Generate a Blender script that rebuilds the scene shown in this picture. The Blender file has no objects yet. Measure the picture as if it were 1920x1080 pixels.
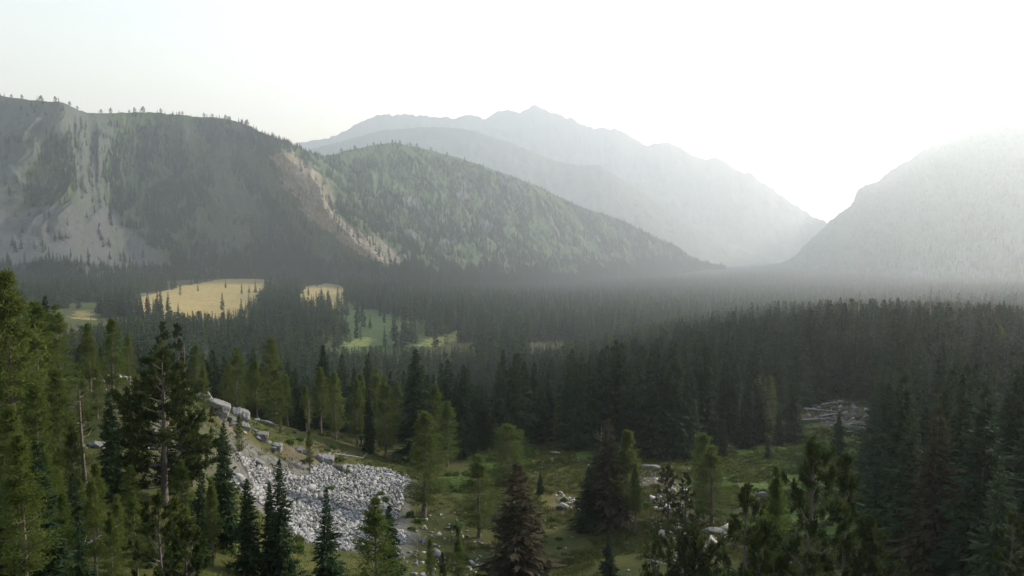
import bpy, bmesh, math
import numpy as np
from mathutils import Vector

# ------------------------------------------------------------------ camera, sky, sun, exposure
SC = bpy.context.scene
COL = SC.collection
F_PX, HORIZON = 1500.0, 430.0                     # focal length and horizon row in photo pixels (1920 x 1080)
PITCH = math.atan((540 - HORIZON) / F_PX)
cam_d = bpy.data.cameras.new('camera'); cam = bpy.data.objects.new('camera', cam_d); COL.objects.link(cam)
cam_d.sensor_width = 36; cam_d.lens = F_PX / 1920 * 36
cam_d.clip_start = 0.5; cam_d.clip_end = 30000
cam.location = (0, 0, 0); cam.rotation_euler = (math.radians(90) - PITCH, 0, 0)
SC.camera = cam

SUN_AZ, SUN_EL = 56.0, 20.0                       # degrees clockwise from +Y, degrees up
W = bpy.data.worlds.new('World'); SC.world = W; W.use_nodes = True
wn = W.node_tree; wn.nodes.clear()
sky = wn.nodes.new('ShaderNodeTexSky'); sky.sky_type = 'NISHITA'; sky.sun_disc = False
sky.sun_elevation = math.radians(SUN_EL); sky.sun_rotation = math.radians(SUN_AZ)
sky.altitude = 2000; sky.air_density = 2.5; sky.dust_density = 1.0; sky.ozone_density = 1.0
bg = wn.nodes.new('ShaderNodeBackground'); bg.inputs['Strength'].default_value = 0.124
wo = wn.nodes.new('ShaderNodeOutputWorld')
tint = wn.nodes.new('ShaderNodeMix'); tint.data_type = 'RGBA'; tint.blend_type = 'MULTIPLY'; tint.inputs['Factor'].default_value = 1.0
tint.inputs[7].default_value = (1.13, 0.99, 1.05, 1)      # smoke-whitened sky, less green
wn.links.new(sky.outputs[0], tint.inputs[6]); wn.links.new(tint.outputs[2], bg.inputs['Color']); wn.links.new(bg.outputs[0], wo.inputs['Surface'])
sd = bpy.data.lights.new('sun', 'SUN'); sd.energy = 4.1; sd.angle = math.radians(0.5); sd.color = (1.0, 0.92, 0.80)
sun = bpy.data.objects.new('sun', sd); COL.objects.link(sun)
ra, re_ = math.radians(SUN_AZ), math.radians(SUN_EL)
SUNV = Vector((math.sin(ra) * math.cos(re_), math.cos(ra) * math.cos(re_), math.sin(re_)))
sun.rotation_euler = SUNV.to_track_quat('Z', 'Y').to_euler(); sun.location = SUNV * 300
SC.view_settings.view_transform = 'Standard'; SC.view_settings.look = 'None'
SC.view_settings.gamma = 1.0; SC.view_settings.use_curve_mapping = False
SC.view_settings.exposure = 1.32
HAZE_DENSITY, HAZE_G = 0.000136, 0.61
SC.render.engine = 'CYCLES'
cy = SC.cycles
cy.max_bounces = 4; cy.diffuse_bounces = 1; cy.glossy_bounces = 1; cy.transmission_bounces = 3
cy.volume_bounces = 1; cy.transparent_max_bounces = 8
cy.use_denoising = True
try: cy.denoiser = 'OPENIMAGEDENOISE'
except Exception: pass
cy.sample_clamp_indirect = 4.0

RNG = np.random.default_rng(7)
# ------------------------------------------------------------------ helpers: tagging and meshes
def tag(o, label=None, cat=None, group=None, kind=None):
    if label: o['label'] = label
    if cat: o['category'] = cat
    if group: o['group'] = group
    if kind: o['kind'] = kind
    return o

def link(name, data, parent=None, loc=None):
    o = bpy.data.objects.new(name, data); COL.objects.link(o)
    if parent is not None: o.parent = parent
    if loc is not None: o.location = loc
    return o

def mesh_np(name, verts, faces, mats, smooth=False, midx=None):
    """verts N x 3; faces M x k array, or a list of such arrays"""
    if not isinstance(faces, (list, tuple)): faces = [faces]
    faces = [np.asarray(f, dtype=np.int32) for f in faces if len(f)]
    me = bpy.data.meshes.new(name)
    verts = np.asarray(verts, dtype=np.float32)
    me.vertices.add(len(verts)); me.vertices.foreach_set('co', verts.ravel())
    tot = np.concatenate([np.full(len(f), f.shape[1], dtype=np.int32) for f in faces])
    idx = np.concatenate([f.ravel() for f in faces])
    start = np.concatenate([[0], np.cumsum(tot)[:-1]]).astype(np.int32)
    me.loops.add(len(idx)); me.loops.foreach_set('vertex_index', idx.astype(np.int32))
    me.polygons.add(len(tot)); me.polygons.foreach_set('loop_start', start)
    try: me.polygons.foreach_set('loop_total', tot)
    except Exception: pass
    if smooth: me.polygons.foreach_set('use_smooth', np.ones(len(tot), dtype=bool))
    for m in (mats if isinstance(mats, (list, tuple)) else [mats]): me.materials.append(m)
    if midx is not None: me.polygons.foreach_set('material_index', np.asarray(midx, dtype=np.int32))
    me.update(calc_edges=True)
    return me

def point_color(me, name, rgb):
    a = me.attributes.new(name, 'FLOAT_COLOR', 'POINT')
    c = np.ones((len(rgb), 4), dtype=np.float32); c[:, :3] = rgb
    a.data.foreach_set('color', c.ravel())

# ------------------------------------------------------------------ numpy noise
def _hash(ix, iy, seed):
    h = (ix.astype(np.int64) * 374761393 + iy.astype(np.int64) * 668265263 + seed * 974634777) & 0xFFFFFFFF
    h = ((h ^ (h >> 13)) * 1274126177) & 0xFFFFFFFF
    h = (h ^ (h >> 16)) & 0xFFFFFFFF
    return h / 4294967295.0
def vnoise(x, y, seed=0):
    ix, iy = np.floor(x), np.floor(y); fx, fy = x - ix, y - iy
    fx = fx * fx * fx * (fx * (fx * 6 - 15) + 10); fy = fy * fy * fy * (fy * (fy * 6 - 15) + 10)
    a, b = _hash(ix, iy, seed), _hash(ix + 1, iy, seed)
    c, d = _hash(ix, iy + 1, seed), _hash(ix + 1, iy + 1, seed)
    return (a + (b - a) * fx) * (1 - fy) + (c + (d - c) * fx) * fy      # 0..1
def fbm(x, y, seed=0, octv=4, gain=0.5):
    s, a, t = 0.0, 1.0, 0.0
    for k in range(octv):
        s = s + a * (vnoise(x, y, seed + k * 17) * 2 - 1); t += a
        x, y, a = x * 2.03 + 11.3, y * 2.03 + 5.7, a * gain
    return s / t                                                        # about -1..1
def ridged(x, y, seed=0, octv=4):
    s, a, t = 0.0, 1.0, 0.0
    for k in range(octv):
        s = s + a * (1 - np.abs(vnoise(x, y, seed + k * 31) * 2 - 1) * 2); t += a
        x, y, a = x * 2.1 + 3.1, y * 2.1 + 7.7, a * 0.5
    return s / t

# ------------------------------------------------------------------ photo survey -> places
def ray(u, v):
    cx, cyy = (np.asarray(u, float) - 960) / F_PX, (540 - np.asarray(v, float)) / F_PX
    cp, sp = math.cos(PITCH), math.sin(PITCH)
    return cx, cp + sp * cyy, -sp + cp * cyy
def place(u, v, D):
    """the point at horizontal distance D seen at photo pixel u, v"""
    dx, dy, dz = ray(u, v); h = np.hypot(dx, dy)
    return np.stack([dx / h * D, dy / h * D, dz / h * D], -1)
def to_px(x, y, z):
    cp, sp = math.cos(PITCH), math.sin(PITCH)
    dep = y * cp - z * sp; up = y * sp + z * cp
    dep = np.where(dep > 1e-3, dep, 1e-3)
    return 960 + F_PX * x / dep, 540 - F_PX * up / dep
def az_of(u): return math.atan2(*[float(q) for q in ray(u, 700)[:2]])

CTRL = [  # (u, distance, v): surveyed points of the ground
 (-600,8,1370),(960,8,1400),(2500,8,1400),(-600,20,1200),(300,20,1270),(960,20,1330),(1860,20,1330),(2500,20,1300),
 (-600,40,950),(0,40,1080),(300,40,1110),(700,42,1165),(960,42,1200),(1500,42,1200),(1860,40,1200),(2500,40,1150),
 (-200,60,890),(20,60,945),(200,60,945),(293,62,945),(600,65,1090),(960,75,1130),(1350,70,1125),(1860,75,1120),(2500,75,1050),
 (-200,90,740),(30,90,795),(155,70,897),(250,95,748),(400,105,765),(470,108,832),(450,102,862),(600,112,900),(740,115,930),
 (680,90,1020),(520,95,960),(610,122,846),(740,132,873),(340,84,850),
 (200,120,706),(100,110,722),(500,140,795),(300,140,752),(100,160,770),(600,170,815),(300,220,810),(100,250,770),(-200,130,700),(-200,250,720),
 (960,95,1035),(1050,115,955),(1000,160,842),(1200,150,872),(1300,100,1005),(1450,180,840),(1580,245,758),(1620,205,805),(1640,150,900),
 (1850,150,900),(1850,250,750),(2300,150,880),(2300,250,740),
 (900,250,860),(1100,300,780),(1300,360,710),(1600,400,648),(1900,420,640),(1900,300,712),(2400,400,640),
 (700,260,865),(500,260,840),(-300,400,700),
 (900,450,745),(640,650,640),(720,720,612),(890,750,615),(400,500,715),(400,650,632),(150,500,690),(150,700,605),(1200,600,655),(1600,650,632),(1900,650,620),(2400,650,600),
 (400,900,574),(450,1220,524),(300,1150,534),(620,1000,550),(150,900,568),(150,1250,522),(-300,900,560),
 (900,1200,556),(1200,1500,536),(1500,1500,537),(1850,1500,537),(2400,1200,545),(1200,2300,509),(1450,3000,495),(1500,5000,478),(1500,8000,465),
 (400,2200,518),(0,2200,518),(-500,2200,515),(1900,2600,510),(2400,2600,505),(400,5000,480),(400,8000,466),(2400,8000,466),(-500,8000,466)]
CTRL = [(u, d * float(np.interp(d, [450, 900, 1500, 2500], [1.0, 1.4, 1.85, 2.3])), v) for u, d, v in CTRL]
_ca = np.array([az_of(u) for u, _, _ in CTRL]); _cl = np.log([d for _, d, _ in CTRL])
_ct = np.array([float(place(u, v, 1.0)[2]) for u, _, v in CTRL])
KA = 1.9
def _phi(r2): return 0.5 * r2 * np.log(r2 + 1e-12)
def _tps_fit():
    P = np.stack([_ca * KA, _cl], 1); n = len(P)
    K = _phi(((P[:, None] - P[None]) ** 2).sum(2)) + np.eye(n) * 0.004
    Q = np.concatenate([np.ones((n, 1)), P], 1)
    A = np.block([[K, Q], [Q.T, np.zeros((3, 3))]])
    return P, np.linalg.solve(A, np.concatenate([_ct, np.zeros(3)]))
_P, _Wt = _tps_fit()
def ground_base(x, y):
    x, y = np.asarray(x, float), np.asarray(y, float); sh = x.shape
    x, y = x.ravel(), y.ravel()
    D = np.maximum(np.hypot(x, y), 0.01); Dc = np.clip(D, 6, 15500)
    a = np.clip(np.arctan2(x, y), -1.3, 1.3) * KA; l = np.log(Dc)
    t = np.zeros_like(D)
    for s in range(0, len(D), 20000):
        e = slice(s, s + 20000)
        r2 = (a[e, None] - _P[None, :, 0]) ** 2 + (l[e, None] - _P[None, :, 1]) ** 2
        t[e] = _phi(r2) @ _Wt[:-3] + _Wt[-3] + _Wt[-2] * a[e] + _Wt[-1] * l[e]
    z = Dc * t
    w = np.clip(D / 6, 0, 1)
    return (z * w + (-1.8) * (1 - w)).reshape(sh)
def ground_z(x, y):
    x, y = np.asarray(x, float), np.asarray(y, float)
    D = np.hypot(x, y)
    rel = 0.45 * fbm(x / 9, y / 9, 3, 3) * np.clip(D / 40, 0, 1) + 1.3 * fbm(x / 45, y / 45, 5, 3) * np.clip(D / 120, 0, 1)
    return ground_base(x, y) + rel
_DM = np.exp(np.linspace(math.log(25), math.log(11500), 560))
def on_ground(u, v, dmin=45, dmax=11500):
    """first ground point met by the photo pixel's line of sight"""
    dx, dy, dz = [float(q) for q in ray(u, v)]; h = math.hypot(dx, dy)
    m = _DM[(_DM >= dmin) & (_DM <= dmax)]
    g = ground_base(dx / h * m, dy / h * m); below = (dz / h * m) <= g
    D = m[np.argmax(below)] if below.any() else m[-1]
    return dx / h * D, dy / h * D
def poly_ground(px, dmin=45, dmax=11500): return np.array([on_ground(u, v, dmin, dmax) for u, v in px])
def inside(x, y, poly):
    r = np.zeros(x.shape, bool); n = len(poly)
    for i in range(n):
        x1, y1 = poly[i]; x2, y2 = poly[(i + 1) % n]
        c = ((y1 > y) != (y2 > y)); 
        with np.errstate(divide='ignore', invalid='ignore'):
            r ^= c & (x < (x2 - x1) * (y - y1) / (y2 - y1 + 1e-12) + x1)
    return r

# areas of the ground (corners surveyed in the photo, kept as ground polygons)
GOLD = [poly_ground(p, 500) for p in (
 [(250,566),(270,556),(300,547),(340,537),(380,531),(420,523),(455,521),(490,519),(510,526),(535,530),(532,542),(515,548),(505,562),(480,596),(400,600),(330,600),(250,592)],
 [(556,546),(600,533),(648,528),(652,556),(640,585),(600,585),(558,585)],
 [(145,588),(165,578),(165,600),(145,600)])]
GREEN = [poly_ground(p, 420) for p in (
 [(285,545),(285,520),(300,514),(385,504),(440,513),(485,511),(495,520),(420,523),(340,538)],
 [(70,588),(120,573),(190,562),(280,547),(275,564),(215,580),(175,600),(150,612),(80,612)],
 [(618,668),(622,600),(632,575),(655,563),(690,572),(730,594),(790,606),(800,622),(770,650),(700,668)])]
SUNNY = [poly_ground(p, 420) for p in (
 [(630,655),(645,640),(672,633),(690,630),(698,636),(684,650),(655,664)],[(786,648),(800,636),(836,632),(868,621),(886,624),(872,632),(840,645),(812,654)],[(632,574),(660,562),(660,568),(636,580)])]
MEADOW = poly_ground([(700,1140),(800,1060),(850,960),(905,870),(950,850),(1010,846),(1100,853),(1210,868),(1290,868),(1345,850),(1420,815),(1510,765),(1590,744),(1655,765),(1645,820),(1640,900),(1655,1000),(1720,1140)], 40, 330)
LUSH = [poly_ground(p, 40, 330) for p in (
 [(1280,900),(1290,862),(1395,805),(1500,790),(1640,800),(1640,900),(1640,1060),(1480,1000),(1390,930)],
 [(840,900),(960,845),(1010,840),(1110,850),(1080,868),(960,880),(850,950)])]
SOIL = [poly_ground(p, 40, 330) for p in (
 [(1210,990),(1240,900),(1290,910),(1330,980),(1395,1010),(1385,1045),(1300,1035)],
 [(425,800),(500,830),(640,838),(660,880),(560,875),(440,860)],
 [(1040,925),(1090,930),(1090,965),(1045,960)],[(1180,890),(1240,878),(1250,905),(1200,915)],
 [(1510,760),(1585,748),(1640,770),(1640,800),(1560,800),(1510,790)])]
YELLOW = [poly_ground(p, 40, 330) for p in ([(150,905),(225,905),(215,1000),(140,990)],[(990,870),(1100,880),(1060,1000),(1000,1000)],[(1380,1000),(1420,1000),(1420,1060),(1390,1060)])]
TALUS = poly_ground([(425,845),(470,858),(560,872),(640,876),(735,882),(765,900),(772,945),(770,1000),(720,1035),(640,1050),(560,1020),(480,950),(410,900)], 45, 330)
BOULDERS = [poly_ground(p, 45, 330) for p in (
 [(165,690),(250,700),(330,770),(420,830),(440,900),(330,920),(240,880),(180,800)],)]
ROCKY = [TALUS] + BOULDERS

# ------------------------------------------------------------------ materials
def new_mat(name):
    m = bpy.data.materials.new(name); m.use_nodes = True; m.node_tree.nodes.clear(); return m, m.node_tree
def N(nt, t, **kw):
    n = nt.nodes.new(t)
    for k, v in kw.items():
        if k.startswith('i_'): n.inputs[k[2:].replace('_', ' ')].default_value = v
        else: setattr(n, k, v)
    return n
def mixc(nt, fac, a, b):
    m = N(nt, 'ShaderNodeMix', data_type='RGBA')
    for s, v in ((m.inputs['Factor'], fac), (m.inputs[6], a), (m.inputs[7], b)):
        if hasattr(v, 'links') or isinstance(v, bpy.types.NodeSocket): nt.links.new(v, s)
        elif isinstance(v, (int, float)): s.default_value = v
        else: s.default_value = (*v, 1)
    return m.outputs[2]
def noise(nt, scale, detail=4, rough=0.6, vec=None, dims='3D'):
    n = N(nt, 'ShaderNodeTexNoise'); n.inputs['Scale'].default_value = scale
    n.inputs['Detail'].default_value = detail; n.inputs['Roughness'].default_value = rough
    if vec is not None: nt.links.new(vec, n.inputs['Vector'])
    return n.outputs['Fac']
def ramp(nt, fac, lo, hi):
    r = N(nt, 'ShaderNodeMapRange'); r.inputs['From Min'].default_value = lo; r.inputs['From Max'].default_value = hi
    nt.links.new(fac, r.inputs['Value']); return r.outputs['Result']
def pos(nt): return N(nt, 'ShaderNodeNewGeometry').outputs['Position']
def bump(nt, h, strength, dist):
    b = N(nt, 'ShaderNodeBump'); b.inputs['Strength'].default_value = strength; b.inputs['Distance'].default_value = dist
    nt.links.new(h, b.inputs['Height']); return b.outputs['Normal']
def out_principled(nt, col, rough=0.9, nrm=None, spec=0.2):
    p = N(nt, 'ShaderNodeBsdfPrincipled'); o = N(nt, 'ShaderNodeOutputMaterial')
    if isinstance(col, bpy.types.NodeSocket): nt.links.new(col, p.inputs['Base Color'])
    else: p.inputs['Base Color'].default_value = (*col, 1)
    p.inputs['Roughness'].default_value = rough; p.inputs['Specular IOR Level'].default_value = spec
    if nrm is not None: nt.links.new(nrm, p.inputs['Normal'])
    nt.links.new(p.outputs[0], o.inputs['Surface'])
    return p

def foliage_mat(name, c1, c2, c3, transl=0.3, nscale=0.9):
    """needles: hue differs from tree to tree and from spray to spray, some light passes through"""
    m, nt = new_mat(name)
    rnd = N(nt, 'ShaderNodeObjectInfo').outputs['Random']
    a = mixc(nt, rnd, c1, c2)
    tc = N(nt, 'ShaderNodeTexCoord').outputs['Object']
    f = ramp(nt, noise(nt, nscale, 3, 0.6, tc), 0.45, 0.75)
    c = mixc(nt, f, a, c3)
    d = N(nt, 'ShaderNodeBsdfPrincipled'); d.inputs['Roughness'].default_value = 0.8; d.inputs['Specular IOR Level'].default_value = 0.12
    t = N(nt, 'ShaderNodeBsdfTranslucent'); mx = N(nt, 'ShaderNodeMixShader'); mx.inputs[0].default_value = transl
    o = N(nt, 'ShaderNodeOutputMaterial')
    nt.links.new(c, d.inputs['Base Color']); nt.links.new(c, t.inputs['Color'])
    nt.links.new(d.outputs[0], mx.inputs[1]); nt.links.new(t.outputs[0], mx.inputs[2]); nt.links.new(mx.outputs[0], o.inputs['Surface'])
    return m
M_SPRUCE = foliage_mat('spruce_needles', (0.015,0.034,0.014), (0.036,0.064,0.024), (0.048,0.072,0.022), 0.34)
M_RUSTY = foliage_mat('rusty_spruce_needles', (0.040,0.042,0.020), (0.050,0.045,0.022), (0.090,0.058,0.028), 0.25)
M_LARCH = foliage_mat('larch_needles', (0.056,0.092,0.016), (0.092,0.118,0.024), (0.110,0.125,0.030), 0.52)
M_PINE = foliage_mat('pine_needles', (0.020,0.038,0.009), (0.040,0.058,0.012), (0.066,0.074,0.018), 0.25)
M_SHRUB = foliage_mat('shrub_leaves', (0.055,0.110,0.020), (0.090,0.140,0.030), (0.120,0.150,0.045), 0.4)
M_GRASS = foliage_mat('grass_blades', (0.034,0.052,0.009), (0.085,0.078,0.017), (0.070,0.082,0.016), 0.4)

def bark_mat(name, a, b):
    m, nt = new_mat(name)
    tc = N(nt, 'ShaderNodeTexCoord').outputs['Object']
    mp = N(nt, 'ShaderNodeMapping'); mp.inputs['Scale'].default_value = (9, 9, 1.4); nt.links.new(tc, mp.inputs['Vector'])
    n = noise(nt, 1.0, 5, 0.7, mp.outputs[0])
    out_principled(nt, mixc(nt, ramp(nt, n, 0.35, 0.7), a, b), 0.9, bump(nt, n, 0.6, 0.04))
    return m
M_BARK = bark_mat('spruce_bark', (0.060,0.048,0.040), (0.16,0.135,0.115))
M_LBARK = bark_mat('larch_bark', (0.085,0.065,0.050), (0.21,0.175,0.14))
M_DEAD = bark_mat('weathered_dead_wood', (0.09,0.07,0.05), (0.26,0.22,0.17))
M_LOG = bark_mat('bleached_log_wood', (0.28,0.26,0.23), (0.55,0.52,0.47))

def rock_mat(name, a, b, lich):
    m, nt = new_mat(name)
    p = pos(nt); rnd = N(nt, 'ShaderNodeObjectInfo').outputs['Random']
    at = N(nt, 'ShaderNodeAttribute', attribute_name='tone'); ad = N(nt, 'ShaderNodeMath', operation='ADD'); nt.links.new(at.outputs['Fac'], ad.inputs[0]); nt.links.new(rnd, ad.inputs[1])
    fr = N(nt, 'ShaderNodeMath', operation='FRACT'); nt.links.new(ad.outputs[0], fr.inputs[0])       # every stone its own shade of grey
    c = mixc(nt, fr.outputs[0], a, b)
    n = noise(nt, 3.0, 6, 0.7, p)
    c = mixc(nt, ramp(nt, n, 0.52, 0.74), c, lich)
    n2 = noise(nt, 7.0, 5, 0.75, p)
    out_principled(nt, c, 0.85, bump(nt, n2, 0.7, 0.08))
    return m
M_ROCK = rock_mat('granite', (0.13,0.124,0.114), (0.40,0.385,0.355), (0.13,0.118,0.10))
M_CRAG = rock_mat('lichened_granite', (0.115,0.108,0.095), (0.23,0.218,0.195), (0.06,0.057,0.045))
M_TANROCK = rock_mat('tan_rock', (0.30,0.27,0.22), (0.44,0.39,0.31), (0.17,0.14,0.10))

def ground_mat():
    m, nt = new_mat('ground_cover'); p = pos(nt)
    at = N(nt, 'ShaderNodeAttribute', attribute_name='cover'); s = N(nt, 'ShaderNodeSeparateColor'); nt.links.new(at.outputs['Color'], s.inputs[0])
    at2 = N(nt, 'ShaderNodeAttribute', attribute_name='soil'); s2 = N(nt, 'ShaderNodeSeparateColor'); nt.links.new(at2.outputs['Color'], s2.inputs[0])
    n1, n2, n3 = noise(nt, 0.16, 5, 0.65, p), noise(nt, 1.3, 5, 0.7, p), noise(nt, 0.035, 4, 0.6, p)
    base = mixc(nt, ramp(nt, n1, 0.35, 0.65), (0.030,0.044,0.008), (0.066,0.066,0.014))
    base = mixc(nt, ramp(nt, n2, 0.5, 0.72), base, (0.080,0.062,0.022))
    lush = mixc(nt, ramp(nt, n2, 0.4, 0.65), (0.040,0.070,0.011), (0.090,0.120,0.020))
    c = mixc(nt, s.outputs[2], base, lush)
    n3b = noise(nt, 0.02, 6, 0.7, p)
    gold = mixc(nt, ramp(nt, n3b, 0.4, 0.62), (0.40,0.275,0.10), (0.33,0.245,0.095))
    gold = mixc(nt, ramp(nt, n1, 0.46, 0.66), gold, (0.20,0.185,0.07))
    c = mixc(nt, s.outputs[1], c, gold)
    dirt = mixc(nt, ramp(nt, n2, 0.4, 0.65), (0.105,0.070,0.042), (0.190,0.150,0.105))
    c = mixc(nt, s2.outputs[0], c, dirt)
    c = mixc(nt, s2.outputs[1], c, mixc(nt, ramp(nt, n2, 0.4, 0.7), (0.13,0.115,0.028), (0.20,0.17,0.055)))
    c = mixc(nt, s2.outputs[2], c, mixc(nt, ramp(nt, n1, 0.4, 0.65), (0.09,0.13,0.03), (0.24,0.22,0.06)))  # sunlight on the basin strips, painted as paler green and straw
    basin_shade = N(nt, 'ShaderNodeAttribute', attribute_name='basin_shade').outputs['Fac']
    c = mixc(nt, basin_shade, c, mixc(nt, ramp(nt, n1, 0.4, 0.65), (0.026,0.052,0.012), (0.052,0.082,0.018)))  # shade of tall trees over the basin, painted as darker green
    stone = mixc(nt, ramp(nt, n2, 0.35, 0.65), (0.085,0.078,0.068), (0.20,0.19,0.175))
    c = mixc(nt, s.outputs[0], c, stone)
    out_principled(nt, c, 0.95, bump(nt, noise(nt, 2.2, 6, 0.75, p), 0.8, 0.25), 0.1)
    return m
M_GROUND = ground_mat()

def slope_mat(name, wood, grass, rock, scale=1.0):
    """mountain face: R scree and bare rock, G tan scar, B grass"""
    m, nt = new_mat(name); p = pos(nt)
    at = N(nt, 'ShaderNodeAttribute', attribute_name='cover'); s = N(nt, 'ShaderNodeSeparateColor'); nt.links.new(at.outputs['Color'], s.inputs[0])
    n1, n2 = noise(nt, 0.012 * scale, 6, 0.65, p), noise(nt, 0.09 * scale, 6, 0.72, p)
    c = mixc(nt, ramp(nt, n1, 0.38, 0.62), wood, grass)
    c = mixc(nt, ramp(nt, n2, 0.60, 0.72), c, rock)
    c = mixc(nt, s.outputs[2], c, mixc(nt, ramp(nt, n2, 0.4, 0.65), (0.075,0.105,0.035), (0.125,0.130,0.050)))
    c = mixc(nt, s.outputs[0], c, mixc(nt, ramp(nt, n2, 0.35, 0.65), tuple(q * 0.72 for q in rock), tuple(q * 1.12 for q in rock)))
    c = mixc(nt, s.outputs[1], c, mixc(nt, ramp(nt, n2, 0.38, 0.66), (0.17,0.125,0.085), (0.36,0.29,0.215)))
    out_principled(nt, c, 0.95, bump(nt, noise(nt, 0.16 * scale, 7, 0.75, p), 1.0, 6.0 / scale), 0.1)
    return m
M_SLOPE = slope_mat('wooded_slope', (0.050,0.082,0.034), (0.088,0.112,0.046), (0.108,0.107,0.108))
M_FARSLOPE = slope_mat('far_slope', (0.042,0.054,0.030), (0.085,0.085,0.050), (0.20,0.19,0.18), 0.4)

# ------------------------------------------------------------------ the ground: one sheet
def build_ground():
    a1 = np.radians(np.concatenate([np.linspace(-78, -37, 40)[:-1], np.linspace(-37, 37, 560), np.linspace(37, 78, 40)[1:]]))
    r = np.concatenate([[0.5, 3, 7, 14], np.exp(np.linspace(math.log(22), math.log(2100), 500)), np.exp(np.linspace(math.log(2170), math.log(15200), 70))])
    A, R = np.meshgrid(a1, r)
    x, y = R * np.sin(A), R * np.cos(A); z = ground_z(x, y)
    na, nr = len(a1), len(r)
    i = np.arange(nr - 1)[:, None] * na + np.arange(na - 1)[None]
    quads = np.stack([i, i + 1, i + na + 1, i + na], -1).reshape(-1, 4)[:, ::-1]
    k = np.clip(R / 150, 0.5, 3)
    wx, wy = (x + 5 * fbm(x / 9, y / 9, 40, 4) * k).ravel(), (y + 5 * fbm(x / 9, y / 9, 50, 4) * k).ravel(); kr = k.ravel()
    def any_in(ps, soft=1.6):
        tot = np.zeros(len(wx), np.float32)
        for p in ps:
            lo, hi = p.min(0) - 14, p.max(0) + 14; m = np.flatnonzero((wx > lo[0]) & (wx < hi[0]) & (wy > lo[1]) & (wy < hi[1])); acc = np.zeros(len(m), np.float32)
            for q in range(9):
                a, r_ = q * 2.4, soft * (q / 8) ** 0.5; acc += inside(wx[m] + r_ * kr[m] * math.cos(a), wy[m] + r_ * kr[m] * math.sin(a), p)
            tot[m] = np.maximum(tot[m], acc / 9)
        return tot
    patch = np.clip(0.6 + 1.0 * fbm(x / 5, y / 5, 60, 4), 0, 1).ravel()
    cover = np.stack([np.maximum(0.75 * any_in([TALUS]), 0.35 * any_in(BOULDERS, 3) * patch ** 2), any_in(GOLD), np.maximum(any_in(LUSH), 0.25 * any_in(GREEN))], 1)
    soil = np.stack([0.85 * any_in(SOIL, 2.5) * patch, 0.55 * any_in(YELLOW, 4) * patch, any_in(SUNNY)], 1)  # blue channel holds the painted sun strips
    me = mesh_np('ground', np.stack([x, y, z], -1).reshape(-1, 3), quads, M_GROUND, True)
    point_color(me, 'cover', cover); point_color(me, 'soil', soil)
    basin_shade = any_in([GREEN[2]], 2) * (1 - soil[:, 2]); a = me.attributes.new('basin_shade', 'FLOAT', 'POINT'); a.data.foreach_set('value', basin_shade.astype(np.float32))  # mask of the painted basin shade, left out of the sun strips
    o = link('ground', me)
    tag(o, 'valley ground of meadow, soil and forest floor', 'ground', kind='structure')
build_ground()

# ------------------------------------------------------------------ mountains
def catmull(cols, n):
    P = np.asarray(cols, float); m = len(P)
    s = np.concatenate([[0], np.cumsum(np.abs(np.diff(P[:, 0])) + 8)]); s /= s[-1]
    q = np.linspace(0, 1, n); out = np.zeros((n, P.shape[1]))
    T = np.zeros_like(P); T[1:-1] = (P[2:] - P[:-2]) / (s[2:] - s[:-2])[:, None]; T[0] = (P[1] - P[0]) / (s[1] - s[0]); T[-1] = (P[-1] - P[-2]) / (s[-1] - s[-2])
    k = np.clip(np.searchsorted(s, q, side='right') - 1, 0, m - 2)
    h = (s[k + 1] - s[k])[:, None]; u = ((q - s[k]) / (s[k + 1] - s[k]))[:, None]
    return ((2*u**3-3*u**2+1) * P[k] + (u**3-2*u**2+u) * h * T[k] * 0.6 + (-2*u**3+3*u**2) * P[k+1] + (u**3-u**2) * h * T[k+1] * 0.6)
class Mountain: pass
def further(cols, a, b, far_end=1.0):
    w = [1 + (far_end - 1) * float(np.clip((c[0] - 600) / 500, 0, 1)) for c, f in cols]
    return [((c[0], c[1], c[2] * a * k), (f[0], f[1], f[2] * b * k)) for (c, f), k in zip(cols, w)]
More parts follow.
